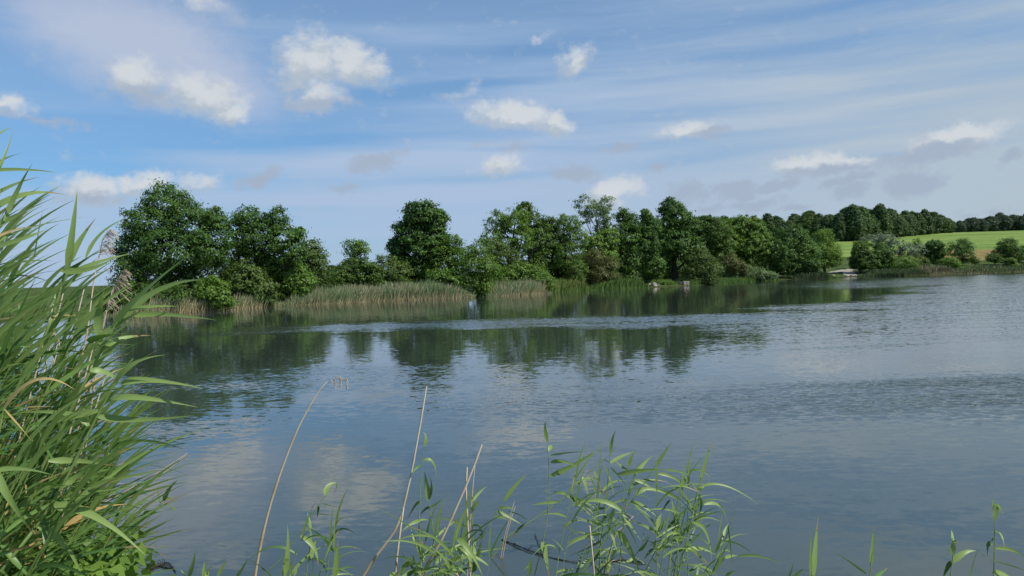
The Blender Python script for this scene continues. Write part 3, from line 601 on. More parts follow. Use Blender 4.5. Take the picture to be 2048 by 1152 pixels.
rock('tiny white stone at the water right of the brown shrub', 1253, 575.6, 2.4, 2)
for i, (px, py, a, c) in enumerate(((1299, 573.4, 5, 4.5), (1308, 573.8, 6, 6), (1318, 573.0, 5, 4), (1306, 571.4, 5, 6))):
    rock(('leftmost stone of the pale heap at the landing', 'largest stone of the pale heap at the landing', 'rightmost low stone of the pale heap at the landing', 'stone on the back of the pale heap at the landing')[i], px, py, a, c, group='stone heap at the landing')
rock('flat pale stone under the dark ledge of the landing', 1327, 572.2, 7, 3.5); rock('small grey stone under the dark ledge', 1338, 571.6, 4, 3)
rock('small tan stone at the water below the bright herbs of the ramp', 1665, 554.6, 5, 4); rock('tan stone in the water in front of the ramp', 1692, 553.4, 6, 3)

def box(c, s, rz=0.0, j=0.03, seed=0):
    r = np.random.default_rng(seed); V = []
    for z in (0, 1):
        for x, y in ((-1, -1), (1, -1), (1, 1), (-1, 1)):
            V.append((x * s[0] / 2 * (1 - .06 * z), y * s[1] / 2 * (1 - .06 * z), z * s[2]))
    V = np.array(V) + r.normal(size=(8, 3)) * j; ca, sa = math.cos(rz), math.sin(rz)
    V = np.stack([V[:, 0] * ca - V[:, 1] * sa, V[:, 0] * sa + V[:, 1] * ca, V[:, 2]], 1) + np.array(c)
    return V, np.array([(3, 2, 1, 0), (4, 5, 6, 7), (0, 1, 5, 4), (1, 2, 6, 5), (2, 3, 7, 6), (3, 0, 4, 7)])
def block(name, label, px, py, w_, d_, h_, mat, cat, group=None, rz=.0, z=-.15):
    q = GP(px, py); v, f = box((0, 0, 0), (w_, d_, h_), 0, .02, int(px))
    me = mesh(name, v, f, mat); o = obj(name, me); o.location = (q.x, q.y, z); o.rotation_euler = (0, 0, rz)
    bv = o.modifiers.new('bevel', 'BEVEL'); bv.width = .03; bv.segments = 2; return tag(o, label, cat, group)
block('stone_block', 'pale squared stone block at the right end of the landing', 1375, 571.4, .42, .6, .75, STONE, 'stone block', 'squared blocks of the landing')
block('stone_block', 'pale squared stone block second from the right end of the landing', 1369, 571.6, .36, .6, .75, STONE, 'stone block', 'squared blocks of the landing')
block('stone_block', 'dark squared stone block between the pale ones and the ledge', 1361, 571.6, .62, .5, .68, STONE_DARK, 'stone block', 'squared blocks of the landing')
block('ledge', 'long dark flat ledge along the landing over the pale stones', 1339, 571.6, 2.4, .6, .14, STONE_DARK, 'ledge', z=.26, rz=.05)
block('concrete_slab', 'white flat slab lying at the water below the ramp', 1706, 553.0, 1.1, .7, .42, STONE, 'slab')

def ribbon(name, px_pts, w0, w1, mat, lift=.05):
    pts = [P(px, 560, D) for px, D in px_pts]; pts = spline(pts, 26); V = []
    for i, q in enumerate(pts):
        tq = pts[min(i + 1, 25)] - pts[max(i - 1, 0)]; nq = Vector((-tq.y, tq.x, 0)).normalized(); ww = w0 + (w1 - w0) * i / 25
        for s in (-1, -.33, .33, 1):
            e = q + nq * ww * s * (1 + .12 * math.sin(i * 1.3)); V.append((e.x, e.y, hz(e.x, e.y) + lift))
    Fc = [(i * 4 + k, i * 4 + k + 1, (i + 1) * 4 + k + 1, (i + 1) * 4 + k) for i in range(25) for k in range(3)]
    return tag(obj(name, mesh(name, V, Fc, mat, smooth=True)), kind='structure')
ribbon('path', [(1702, 137.5), (1698, 142), (1692, 150)], 1.1, .9, GRAVEL)
ribbon('path', [(1664, 143.0), (1688, 147.0), (1716, 152)], .9, 1.2, GRAVEL, .09)

def bird():
    q = GP(1372, 588.5); e = empty('water_bird', (q.x, q.y, 0), 'small dark bird swimming on the lake before the stone blocks', 'bird')
    m, t = new_mat('bird_plumage'); tcn = t.n('ShaderNodeTexCoord'); n = t.noise(tcn.outputs['Object'], 14, 3); finish(t, principled(t, t.mix(n, rgb(.03, .022, .016), rgb(.12, .085, .05)), .7, .2))
    ringz = [(-.21, .11, .015), (-.17, .10, .05), (-.08, .085, .085), (.03, .085, .09), (.11, .10, .075), (.15, .14, .045), (.165, .20, .035), (.18, .25, .042), (.21, .27, .036), (.245, .262, .016), (.285, .25, .008)]
    v, f = tube([(a, 0, b_) for a, b_, _ in ringz], [c for *_, c in ringz], 10)
    o = obj('body', mesh('body', v, f, m, smooth=True), e); e.rotation_euler = (0, 0, 1.2); e.scale = (.9, .9, .9); return e
bird()

# ---------------------------------------------------------------- foreground reeds
def leaf_mesh(b, c, tp, W, twist=0.0, twist2=0.0, n=11, tint=.4, facing=None):
    """arched, V-folded blade along a quadratic curve b-c-tp; facing: the way its upper face looks at the base"""
    b, c, tp = (np.array(tuple(q), float) for q in (b, c, tp)); V = []; T = []; burn = random.random() if tint < .9 else 0
    for i in range(n):
        s = i / (n - 1); p = b * (1 - s) ** 2 + c * 2 * s * (1 - s) + tp * s * s; tg = 2 * (1 - s) * (c - b) + 2 * s * (tp - c); tg /= np.linalg.norm(tg) + 1e-9
        up = np.array(facing if facing is not None else (0, 0, 1.0)); up = up - (up @ tg) * tg
        if np.linalg.norm(up) < .05: up = np.array((.3, -1, 0)); up = up - (up @ tg) * tg
        up /= np.linalg.norm(up); sd = np.cross(tg, up); a = twist + (twist2 - twist) * s
        sd2 = sd * math.cos(a) + up * math.sin(a); up2 = up * math.cos(a) - sd * math.sin(a)
        wd = W * .5 * min(1.0, .38 + 3.2 * s) * max(0.02, (1 - s ** 1.4)) ** .95
        wd *= 1 + .05 * math.sin(9 * s + W * 900)
        V += [p - sd2 * wd + up2 * wd * .28, p, p + sd2 * wd + up2 * wd * .28]; tt = -1.0 if s > 1.55 - burn * .85 else tint; T += [tt, tt + .12, tt]
    Fc = []
    for i in range(n - 1):
        for k in (0, 1): Fc.append((i * 3 + k, i * 3 + k + 1, (i + 1) * 3 + k + 1, (i + 1) * 3 + k))
    return np.array(V), np.array(Fc), np.array(T)
def add_leaf(root, b, c, tp, W, tw=0.0, tw2=None, mat=None, tint=None, facing=None):
    o = Vector(root.location); tint = random.uniform(.1, .6) if tint is None else tint
    v, f, tn = leaf_mesh(Vector(b) - o, Vector(c) - o, Vector(tp) - o, W, tw, tw if tw2 is None else tw2, tint=tint, facing=facing)
    return obj('leaf', mesh('leaf', v, f, mat or REED_LEAF, tn, smooth=True), root)
def add_stem(root, pts, r0, r1, mat=None, n=18, name='stem', dry=False, nodes=True):
    o = Vector(root.location); sp = spline([Vector(p) - o for p in pts], n); rr = [r0 + (r1 - r0) * i / (n - 1) for i in range(n)]
    if nodes:
        for i in range(2, n - 1, 4): rr[i] *= 1.22
    v, f = tube(sp, rr, 7); tn = np.repeat([(.15 if i % 4 == 2 else .6) for i in range(n)], 7) * (1.0) + np.random.default_rng(n).uniform(-.1, .1, n * 7)
    if dry: tn = np.repeat(np.clip(.15 + np.linspace(0, .9, n) - .3 * (np.arange(n) % 4 == 2), 0, 1), 7)
    return obj(name, mesh(name, v, f, mat or REED_STEM, tn, smooth=True), root)

# --- the reeds standing in the shallow water, drawn stalk by stalk
def Z4(x, y): return 1130 + x / 3.813, 850 + y / 3.813
def Z5(x, y): return 960 + x / 3.471, 820 + y / 3.471
def Z6(x, y): return 780 + x / 3.945, 860 + y / 3.945
def Z7(x, y): return 1380 + x / 4.236, 880 + y / 4.236
def Z3(x, y): return 350 + x / 2.796, 740 + y / 2.796
def Z8(x, y): return 1500 + x / 3.737, 900 + y / 3.737
def L1(x, y): return x / 2.45, 230 + y / 2.45
def L2(x, y): return x / 2.44, 680 + y / 2.44
def I(x, y): return x, y
SHG = 'green reeds standing in the near water'
def reed(label, Zf, D, stem, leaves, spear=None, r0=.0042, W=.029, foot=True, name='reed', mat=None, group=SHG, floor=-.05):
    """stem: picture points from foot to top; leaves: ((base), (bend), (tip), width factor, 'd' for the shaded side) in the same picture coordinates"""
    rr = random.Random(label)
    pts = [P(*Zf(*q), D) for q in stem]
    if foot:
        d = (pts[0] - pts[1]); d.normalize(); q = pts[0].copy(); d = Vector((d.x * .6, 0, min(d.z, -.5)))
        if q.z > floor:
            k = (q.z - floor) / -d.z; pts = [q + d * k, q + d * k * .5] + pts
    e = empty(name, pts[0], label, 'reed', group)
    top = pts[-1]
    add_stem(e, pts, r0, r0 * .38, n=max(12, 4 * len(pts)), mat=mat)
    def lf(b, c, tp, wf, dark):
        dz = rr.uniform(-.10, .10); B = P(*Zf(*b), D); Cq = P(*Zf(*c), D + dz * .5); T = P(*Zf(*tp), D + dz)
        Wd = W * wf * D / 5.2 * (1.05); tw = rr.uniform(-.35, .35)
        # the blade turns its broad side to the viewer, or its underside, shaded by a darker leaf colour
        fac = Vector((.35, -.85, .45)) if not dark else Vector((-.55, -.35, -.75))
        add_leaf(e, B, Cq, T, Wd, tw, tw + rr.uniform(-.5, .5), mat=REED_SHADED if dark else REED_LEAF, tint=rr.uniform(.25, .75), facing=fac)
    for L in leaves:
        b = L[0]; tp = L[-1] if isinstance(L[-1], tuple) else None
        pts2 = [q for q in L if isinstance(q, tuple)]; opts = [q for q in L if not isinstance(q, tuple)]
        wf = next((q for q in opts if isinstance(q, (int, float))), 1.0); dark = 'd' in opts
        b, tp = pts2[0], pts2[-1]
        c = pts2[1] if len(pts2) == 3 else ((b[0] + tp[0]) / 2, (b[1] + tp[1]) / 2 - .06 * abs(tp[0] - b[0]))
        lf(b, c, tp, wf, dark)
    if spear:
        b, tp = spear[0], spear[-1]; c = spear[1] if len(spear) == 3 else ((b[0] + tp[0]) / 2 - 6, (b[1] + tp[1]) / 2)
        lf(b, c, tp, 1.05, False)
    return e
reed('reed with upright spear tip left of the centre of the thick clump', Z4, 5.3, [(268, 960), (285, 800), (305, 600), (335, 350), (346, 200)],
     [((345, 290), (430, 235), (535, 200), 1.0), ((350, 320), (400, 370), (462, 455), .7, 'd'), ((340, 290), (315, 262), (290, 265), .5, 'd'), ((332, 380), (300, 310), (285, 305), .7), ((332, 390), (360, 420), (378, 590), .7),
      ((303, 632), (250, 630), (190, 667), .9, 'd'), ((290, 765), (200, 745), (62, 690), .8), ((285, 830), (160, 815), (-10, 945), 1.2), ((275, 880), (190, 930), (30, 1002), .9, 'd'), ((262, 950), (240, 1020), (170, 1100), .8, 'd')], spear=((345, 215), (345, 110), (390, 40)))
reed('slanting reed with yellowed foot leaning right out of the water', Z5, 6.6, [(175, 900), (250, 840), (420, 730), (540, 640), (640, 560), (770, 420), (880, 330), (935, 270)],
     [((540, 642), (450, 640), (355, 662), .8), ((320, 780), (270, 800), (230, 892), 1.3, 'd'), ((710, 465), (735, 500), (762, 640), 1.0), ((785, 430), (815, 450), (845, 585), 1.0), ((640, 570), (650, 620), (690, 680), .9, 'd'), ((595, 585), (540, 565), (500, 578), .9), ((600, 590), (690, 640), (790, 750), 1.0), ((680, 510), (700, 480), (712, 475), .6, 'd')], r0=.0060)
reed('thickest diagonal reed crossing the middle of the clump up to the right', Z4, 5.0, [(110, 1150), (250, 960), (350, 800), (440, 660), (540, 540), (640, 390), (690, 310)],
     [((430, 655), (250, 500), (0, 640), 1.25), ((540, 535), (610, 430), (825, 555), 1.25), ((625, 410), (580, 400), (695, 440), 1.3, 'd'), ((560, 540), (610, 520), (670, 582), 1.0, 'd'), ((500, 590), (590, 590), (705, 705), 1.1), ((520, 600), (590, 650), (690, 800), 1.0),
      ((660, 450), (900, 500), (1052, 805), 1.0, 'd'), ((440, 680), (480, 740), (582, 885), .9), ((395, 810), (480, 870), (580, 1160), 1.7), ((350, 830), (360, 850), (405, 992), 1.0), ((370, 640), (330, 720), (320, 900), 1.4), ((450, 660), (500, 700), (530, 760), .8, 'd')], spear=((690, 320), (745, 215), (818, 128)), r0=.0062)
reed('reed with forked leaf tip behind the thickest diagonal reed', Z4, 5.5, [(290, 1150), (360, 900), (430, 600), (480, 320), (500, 260)],
     [((470, 345), (430, 320), (385, 275), .9), ((440, 470), (350, 455), (285, 530), .9, 'd'), ((430, 700), (500, 790), (562, 942), .9, 'd'), ((400, 960), (430, 960), (482, 985), .8), ((470, 350), (520, 330), (540, 350), .7, 'd'), ((330, 1020), (335, 1080), (322, 1160), 1.6), ((390, 930), (360, 1000), (310, 1100), .8)], spear=((482, 320), (490, 250), (540, 195)))
reed('reed carrying the widest horizontal leaf near the top of the clump', Z4, 5.2, [(440, 800), (480, 540), (530, 370), (560, 290)],
     [((400, 378), (560, 340), (780, 338), 1.25), ((760, 342), (860, 345), (965, 388), .7), ((530, 420), (600, 425), (700, 520), .9), ((500, 480), (600, 380), (790, 440), .7), ((470, 560), (440, 590), (430, 620), .8)], spear=((540, 370), (590, 290), (675, 228)), foot=True)
reed('short leafy reed low in the clump with cut off pale leaf', Z4, 5.1, [(430, 1150), (560, 960), (640, 830)], [((560, 960), (620, 930), (650, 830), .8, 'd'), ((600, 890), (600, 830), (606, 745), .5, 'd'), ((520, 1010), (480, 1060), (400, 1040), .7)])
reed('bent reed in the right half of the clump with broad upright leaf', Z4, 5.2, [(600, 1150), (680, 980), (740, 860), (800, 730)],
     [((740, 855), (640, 770), (500, 730), 1.0), ((705, 825), (700, 740), (738, 672), 1.7), ((725, 805), (750, 740), (795, 690), .8), ((690, 880), (665, 920), (685, 985), 1.2), ((670, 940), (630, 980), (600, 1030), .7, 'd'), ((735, 890), (780, 900), (828, 920), .7), ((700, 950), (760, 920), (832, 935), .9), ((660, 1020), (720, 1060), (755, 1160), .8), ((735, 860), (700, 830), (670, 800), .9, 'd')])
reed('reed with pale broad leaf between the bent reed and the tallest spear', Z4, 5.1, [(830, 1150), (870, 880), (900, 720), (915, 640)],
     [((870, 885), (880, 810), (950, 765), 1.4), ((862, 815), (840, 700), (812, 560), 1.7), ((866, 850), (830, 800), (795, 770), 1.1, 'd'), ((880, 895), (920, 900), (975, 950), 1.0, 'd'), ((840, 720), (790, 780), (770, 800), .8, 'd')], spear=((903, 700), (915, 640), (922, 605)))
reed('tallest spear tipped reed on the right of the thick clump', Z4, 5.0, [(865, 1150), (910, 960), (960, 740), (1010, 500), (1040, 400)],
     [((1010, 495), (1050, 470), (1098, 436), .8), ((1010, 505), (980, 460), (950, 420), .7), ((1015, 520), (1070, 570), (1018, 695), 1.2, 'd'), ((1000, 610), (1040, 600), (1080, 600), .5, 'd'), ((1060, 605), (1210, 560), (1235, 745), 1.0), ((968, 742), (1110, 740), (1120, 1075), 1.0), ((915, 958), (1060, 920), (1155, 1000), 1.3), ((950, 930), (1010, 980), (1095, 1075), .9), ((1020, 480), (1180, 380), (1475, 605), .75), ((960, 900), (940, 930), (900, 905), .9, 'd'), ((1010, 540), (1040, 560), (1050, 550), .6)], spear=((1030, 430), (1070, 270), (1122, 115)), r0=.0052)
reed('thin reed with drooping seared top behind the tallest spear', Z4, 5.6, [(850, 640), (900, 430), (940, 350), (990, 280)],
     [((930, 410), (880, 440), (835, 535), .8), ((900, 430), (920, 410), (950, 425), .8), ((710, 372), (820, 370), (960, 500), .9), ((880, 530), (930, 560), (985, 660), .9, 'd'), ((800, 570), (770, 600), (738, 662), .6, 'd'), ((870, 620), (930, 630), (985, 665), .9, 'd'), ((900, 480), (930, 440), (945, 430), 1.0)])
reed('reed with leaves spread over the open water at the right end of the clump', Z7, 4.9, [(180, 1150), (250, 990), (300, 840), (350, 700), (388, 590)],
     [((275, 985), (240, 1050), (165, 1165), 1.8), ((285, 1000), (340, 975), (410, 982), .9), ((405, 985), (580, 950), (775, 1050), .7), ((325, 720), (345, 880), (362, 1075), .8, 'd'), ((270, 840), (290, 760), (328, 708), .9), ((215, 950), (250, 860), (280, 790), .9), ((265, 985), (300, 900), (345, 850), .6), ((275, 1060), (330, 1080), (385, 1150), 1.0, 'd'), ((300, 1150), (345, 1120), (405, 1100), .7), ((230, 1000), (140, 1060), (110, 1150), .6, 'd'), ((60, 1160), (60, 1100), (85, 1040), .6)])
reed('single straight reed with two long leaves pointing right', Z5, 5.3, [(380, 1150), (435, 920), (470, 700), (478, 450), (470, 250)],
     [((475, 290), (500, 215), (512, 292), 1.1), ((485, 312), (600, 290), (740, 288), .85, 'd'), ((492, 365), (560, 335), (692, 400), 1.0), ((485, 457), (640, 400), (828, 268), 1.35), ((432, 915), (455, 990), (480, 1160), 1.6), ((435, 920), (420, 940), (435, 990), .9)], spear=((470, 225), (440, 130), (455, 78)))
reed('short single blade in front of the straight reed', Z5, 4.9, [(330, 1180), (338, 1120)], [((345, 1060), (330, 1100), (290, 1120), .5, 'd')], spear=((338, 1150), (345, 1080), (360, 1008)))
reed('slanting reed with broad blade tip pointing up right over open water', Z5, 5.6, [(-310, 1200), (-100, 1020), (20, 850), (110, 710), (165, 635)],
     [((130, 685), (190, 665), (240, 695), .9), ((120, 702), (190, 740), (290, 795), 1.0), ((100, 738), (150, 740), (195, 765), .8), ((190, 700), (270, 710), (335, 768), .8, 'd'), ((20, 850), (-10, 900), (-30, 800), .7, 'd'), ((0, 900), (25, 870), (30, 845), .6)], spear=((168, 630), (240, 510), (338, 438)), r0=.0050)
reed('tall thin reed with hooked tip beside the second dry cane', Z6, 5.0, [(245, 1060), (230, 800), (235, 560), (250, 290), (272, 110)],
     [((250, 270), (195, 285), (180, 362), .8, 'd'), ((262, 240), (360, 200), (366, 382), 1.0), ((240, 560), (200, 570), (138, 705), .7, 'd'), ((240, 715), (170, 720), (92, 802), .9), ((230, 715), (270, 700), (306, 712), .6), ((215, 930), (180, 860), (165, 780), .9), ((240, 990), (270, 930), (240, 870), 1.0), ((270, 1040), (270, 980), (250, 860), .7), ((240, 980), (200, 900), (190, 800), .8)], spear=((272, 130), (295, 30), (258, 18)))
reed('reed with one twisted upright leaf next to the hooked reed', Z6, 5.1, [(360, 960), (330, 720), (307, 560)],
     [((305, 560), (285, 430), (272, 325), 1.6), ((312, 540), (360, 400), (285, 335), .9, 'd'), ((315, 600), (280, 610), (238, 668), 1.2, 'd'), ((315, 612), (370, 590), (422, 528), .6)])
reed('reed ending in the broadest bright leaf in front of the slanting dry cane', Z6, 4.7, [(365, 1150), (440, 1020), (520, 865)], [((350, 1000), (380, 960), (425, 970), .9), ((360, 1050), (420, 1000), (410, 960), 1.0), ((455, 990), (510, 900), (590, 900), 1.0)], spear=((518, 865), (560, 620), (728, 428)), r0=.0058)
reed('upright reed with stubby leaf between the dry canes', Z6, 5.0, [(655, 980), (650, 620), (658, 480)],
     [((650, 640), (660, 580), (715, 552), 1.3), ((660, 560), (690, 490), (772, 440), .8), ((655, 752), (730, 720), (728, 855), 1.0, 'd'), ((690, 1000), (705, 930), (724, 868), 1.0), ((655, 1000), (640, 930), (685, 865), 1.9), ((655, 880), (690, 870), (745, 800), .5)])
reed('low tangle of broad reed leaves at the foot of the dry canes', Z6, 4.6, [(420, 1190), (440, 1120), (470, 1060)],
     [((530, 860), (620, 890), (735, 1160), 1.6), ((530, 945), (660, 950), (640, 1150), 1.7), ((430, 1050), (500, 1080), (545, 1160), 1.8), ((475, 1045), (510, 1000), (560, 1005), 1.4), ((380, 1050), (400, 1060), (470, 1090), 1.2, 'd'), ((110, 1075), (180, 1030), (260, 1090), 1.3), ((85, 1140), (110, 1050), (172, 985), 1.0), ((180, 1100), (240, 1100), (245, 1160), 1.5), ((260, 1120), (300, 1060), (365, 990), .9), ((500, 1070), (560, 1090), (610, 1150), .9), ((640, 1120), (690, 1060), (660, 1000), 1.5, 'd'), ((180, 990), (180, 1030), (205, 1060), .7), ((140, 1150), (170, 1110), (200, 1095), 1.2, 'd'), ((0, 1160), (40, 1120), (80, 1150), 1.4)])
reed('reed leaning right with three dark hanging leaves left of the canes', Z3, 5.4, [(500, 1150), (600, 1050), (690, 920), (800, 760), (845, 700)],
     [((840, 700), (850, 625), (908, 632), 1.3), ((905, 630), (915, 650), (885, 692), .8, 'd'), ((820, 745), (870, 755), (926, 770), .9, 'd'), ((805, 760), (800, 790), (794, 830), .6, 'd'), ((775, 802), (890, 800), (990, 848), 1.2, 'd')])
reed('upright reed crossing the dark hanging leaves of its neighbour', Z3, 5.1, [(735, 1150), (755, 980), (745, 815)], [((750, 900), (760, 850), (738, 795), .9), ((755, 1065), (760, 990), (800, 940), 1.4), ((705, 925), (800, 980), (800, 1095), 1.3), ((770, 1050), (780, 1090), (763, 1145), 1.0, 'd'), ((755, 960), (765, 930), (758, 890), .8)])
for lab, st in (('pair of broad reed blades at the foot of the first leaning reed', [((610, 1160), (640, 1000), (628, 865), 1.5), ((610, 1060), (640, 1080), (655, 1160), 1.5), ((605, 1150), (602, 1120), (604, 1100), .5)]),
                ('single broad blade cut by the bottom edge right of the first dry cane', [((890, 1160), (905, 1060), (911, 955), 1.6), ((665, 1150), (680, 1130), (680, 1105), .6)]),
                ('leftmost small blade at the bottom edge near the bank', [((75, 1160), (105, 1090), (113, 1010), 1.1), ((55, 1150), (45, 1130), (30, 1115), .4)]),
                ('forked small blades at the bottom edge, second from the bank', [((160, 1160), (160, 1110), (166, 1065), .9), ((178, 1150), (185, 1110), (212, 1088), .5), ((172, 1160), (185, 1130), (190, 1110), .9)]),
                ('curved small blade at the bottom edge, third from the bank', [((238, 1160), (260, 1100), (295, 1060), .9)]),
                ('curved small blade at the bottom edge just left of the first dry cane', [((342, 1160), (380, 1110), (410, 1052), .8)])):
    b0 = st[0][0]; reed(lab, Z3, 4.7, [(b0[0], 1190), (b0[0], 1158)], st)
reed('upright narrow double blade alone in open water on the right', Z8, 4.6, [(470, 1000), (472, 930)], [((470, 960), (480, 700), (512, 490), 1.7), ((455, 960), (450, 760), (458, 610), .8)])
reed('short reed with dark leaf pointing left, near the narrow double blade', Z8, 4.6, [(895, 1000), (900, 900), (915, 760)], [((870, 925), (760, 830), (622, 763), 1.0, 'd'), ((940, 950), (980, 910), (1030, 882), 1.1, 'd')], spear=((905, 860), (915, 700), (930, 565)))
reed('reed with rolled pale top leaf, second from the right edge', Z8, 4.6, [(1495, 980), (1515, 800), (1512, 660)], [((1515, 785), (1500, 660), (1560, 682), 1.6), ((1500, 830), (1470, 890), (1440, 960), 1.1, 'd'), ((1515, 835), (1600, 740), (1692, 755), 1.6), ((1640, 960), (1650, 850), (1712, 728), 1.3)], spear=((1512, 680), (1510, 640), (1506, 598)))
reed('tall reed at the right edge with hooked pale top leaf', Z8, 4.7, [(1818, 1000), (1825, 800), (1828, 600), (1822, 450)], [((1825, 530), (1830, 330), (1892, 480), 1.7), ((1815, 655), (1770, 720), (1778, 805), 1.7, 'd'), ((1778, 805), (1750, 790), (1714, 766), .9, 'd'), ((1838, 612), (1880, 600), (1905, 735), .8), ((1835, 735), (1960, 720), (2070, 810), .9), ((1835, 825), (1930, 850), (2070, 905), 1.3, 'd'), ((1815, 925), (1870, 905), (1960, 960), 1.6)], spear=((1822, 470), (1816, 410), (1816, 355)))
reed('two short clipped blades at the bottom edge right of the clump', Z8, 4.7, [(310, 990), (305, 950)], [((285, 960), (310, 890), (326, 832), .9), ((330, 950), (360, 910), (398, 888), 1.3)])
reed('thin reed bending right from the bank with two dark twisted leaves', L2, 4.6, [(520, 1060), (560, 1030), (640, 970), (740, 850), (800, 775)], [((735, 850), (680, 790), (662, 768), 1.3, 'd'), ((782, 795), (775, 750), (760, 710), .8, 'd'), ((675, 925), (668, 910), (668, 893), .7, 'd'), ((800, 780), (820, 770), (855, 772), .8)], spear=((798, 785), (820, 720), (868, 682)), r0=.0036)
reed('thin upright reed between the bank and the fallen dry canes', L2, 4.4, [(570, 1145), (500, 1060), (440, 970), (432, 800), (455, 620), (475, 440)], [((440, 965), (410, 990), (385, 1020), .9, 'd'), ((470, 500), (475, 460), (470, 430), .8), ((455, 610), (500, 560), (530, 455), .5)], r0=.0044)

XG = 'thin reeds filling the thick clump'; xr = random.Random(31)
for i in range(30):
    px, py, D = xr.uniform(1150, 1470), xr.uniform(930, 1085), xr.uniform(4.7, 5.9)
    if i >= 16: px, py, D = xr.choice([xr.uniform(820, 990), xr.uniform(830, 960), xr.uniform(570, 680)]), xr.uniform(1010, 1120), xr.uniform(4.5, 5.2)
    top = P(px, py, D); ln = xr.uniform(-.05, .32); foot = Vector((top.x - ln * top.z, D + xr.uniform(-.1, .1), -.05))
    e = empty('reed', foot, 'thin green reed inside the thick clump in the near water, lower than its neighbours' if i < 16 else 'short thin green reed low among the dry canes in the near water', 'reed', XG if i < 16 else 'short reeds among the dry canes')
    pts = [foot, foot.lerp(top, .5) + Vector((-.03, 0, .03)), top]; sp = spline(pts, 18); add_stem(e, pts, .0038, .0012, n=18)
    for k in range(7):
        b = sp[min(16, 6 + int(k * 1.7))]; a = xr.gauss(.1, .8) + (math.pi if xr.random() < .35 else 0); L = xr.uniform(.2, .42); e0 = xr.uniform(.3, 1.2); e1 = e0 - xr.uniform(.3, 1.6)
        c = b + Vector((math.cos(a) * math.cos(e0), math.sin(a) * math.cos(e0), math.sin(e0))) * L * .5
        add_leaf(e, b, c, c + Vector((math.cos(a) * math.cos(e1), math.sin(a) * math.cos(e1), math.sin(e1))) * L * .55, xr.uniform(.014, .024), xr.uniform(-1, 1), xr.uniform(-1, 1), facing=(.2, -.6, .7), mat=REED_SHADED if xr.random() < .35 else REED_LEAF)
    add_leaf(e, sp[-2], sp[-2] + Vector((ln * .5, 0, 1)) * .13, sp[-2] + Vector((ln + .1, 0, 1)) * .25, .016, .2, -.3, facing=(.3, -.9, .2))

def cane(label, Zf, D, pts, r0=.0042, group='dry reed canes in the near water', plume=None, tipf=.5, foot=True):
    q = [P(*Zf(*p), D) for p in pts]
    if foot:
        d = (q[0] - q[1]).normalized(); d = Vector((d.x * .7, 0, min(d.z, -.4)))
        if q[0].z > -.05: q = [q[0] + d * ((q[0].z + .05) / -d.z)] + q
    e = empty('dry_cane', q[0], label, 'cane', group); add_stem(e, q, r0, r0 * tipf, mat=DRY, n=26, dry=True); return e
c1 = cane('longest dry cane curving right with a small hanging seed head', I, 5.2, [(510, 1152), (530, 1050), (556, 960), (590, 870), (618, 815), (640, 780), (656, 763)], .0105, tipf=.35)
cane('dry cane bending up right of the curved one, second tallest', I, 5.0, [(728, 1150), (790, 1060), (815, 980), (835, 880), (853, 773)], .0095)
cane('short straight dry cane at the foot of the second tallest cane', I, 4.9, [(791, 1150), (798, 1080), (807, 1015)], .0075, tipf=.8)
cane('slanting straight dry cane crossing the broad bright leaf', Z6, 4.8, [(250, 1160), (400, 880), (520, 620), (640, 340), (724, 115)], .0085, tipf=.75)
cane('upright thin dry cane behind the slanting straight cane', Z6, 4.9, [(625, 1000), (612, 720), (600, 480), (608, 293)], .0062, tipf=.8)
cane('very thin pale cane right behind the upright thin cane', Z6, 5.0, [(618, 960), (635, 700), (655, 430), (676, 225)], .0042, tipf=.6)
cane('short pinkish cane stub inside the thick reed clump', Z4, 4.9, [(222, 1150), (205, 950), (188, 768)], .0058, tipf=.8)
cane('thin dry stub beside the yellowed reed foot, taller one', Z5, 6.6, [(170, 880), (200, 770), (238, 636)], .0042, tipf=.6)
cane('thin dry stub beside the yellowed reed foot, shorter one', Z5, 6.6, [(185, 870), (215, 760), (245, 670)], .0042, tipf=.6)
cane('pale cane end poking out behind the diagonal reed', Z4, 5.3, [(300, 1150), (380, 850), (440, 780), (535, 682)], .0050, tipf=.7)
FG = 'fallen dry canes slanting out of the bank'
cane('fallen dry cane, upper of the two long ones touching at their tips', L2, 3.6, [(240, 915), (440, 830), (700, 690), (916, 553)], .0042, FG, tipf=.4, foot=False)
cane('fallen dry cane, lower of the two long ones touching at their tips', L2, 3.6, [(275, 1003), (400, 920), (600, 790), (800, 650), (910, 560)], .0042, FG, tipf=.4, foot=False)
cane('fallen dry cane, shortest of the three', L2, 3.7, [(300, 905), (450, 825), (600, 714)], .0036, FG, tipf=.5, foot=False)

def plume(root, axis, D, Zf, n, length, droop, seed, thick=.0007):
    r = random.Random(seed); ax = spline([P(*Zf(*q), D) for q in axis], 14); o = Vector(root.location); parts = []; tn = []
    parts.append(tube([q - o for q in ax], [.0016] * 14, 5)); tn.append(np.full(14 * 5, .3))
    for i in range(n):
        s = r.uniform(.02, 1); b = ax[min(int(s * 13), 12)] - o; L = length * r.uniform(.5, 1.1) * (1 - .5 * s)
        d = Vector((r.uniform(.1, 1.0), r.uniform(-.45, .45), r.uniform(-.1, .8))).normalized()
        p1 = b + d * L * .45; p2 = p1 + (d * .5 + Vector((.45, 0, -droop))).normalized() * L * .55
        for _ in range(2):
            j = Vector((r.gauss(0, 1), r.gauss(0, 1), r.gauss(0, 1))) * L * .08
            parts.append(tube([b, p1 + j * .6, p2 + j], [thick * .5, thick, thick * 1.1], 4)); tn.append(np.full(12, r.uniform(.1, .95)))
    v, f = join(parts); return obj('plume', mesh('plume', v, f, PLUME, np.concatenate(tn)), root)
plume(c1, [(656, 763), (672, 756), (690, 760)], 5.2, I, 10, .05, 2.2, 3)
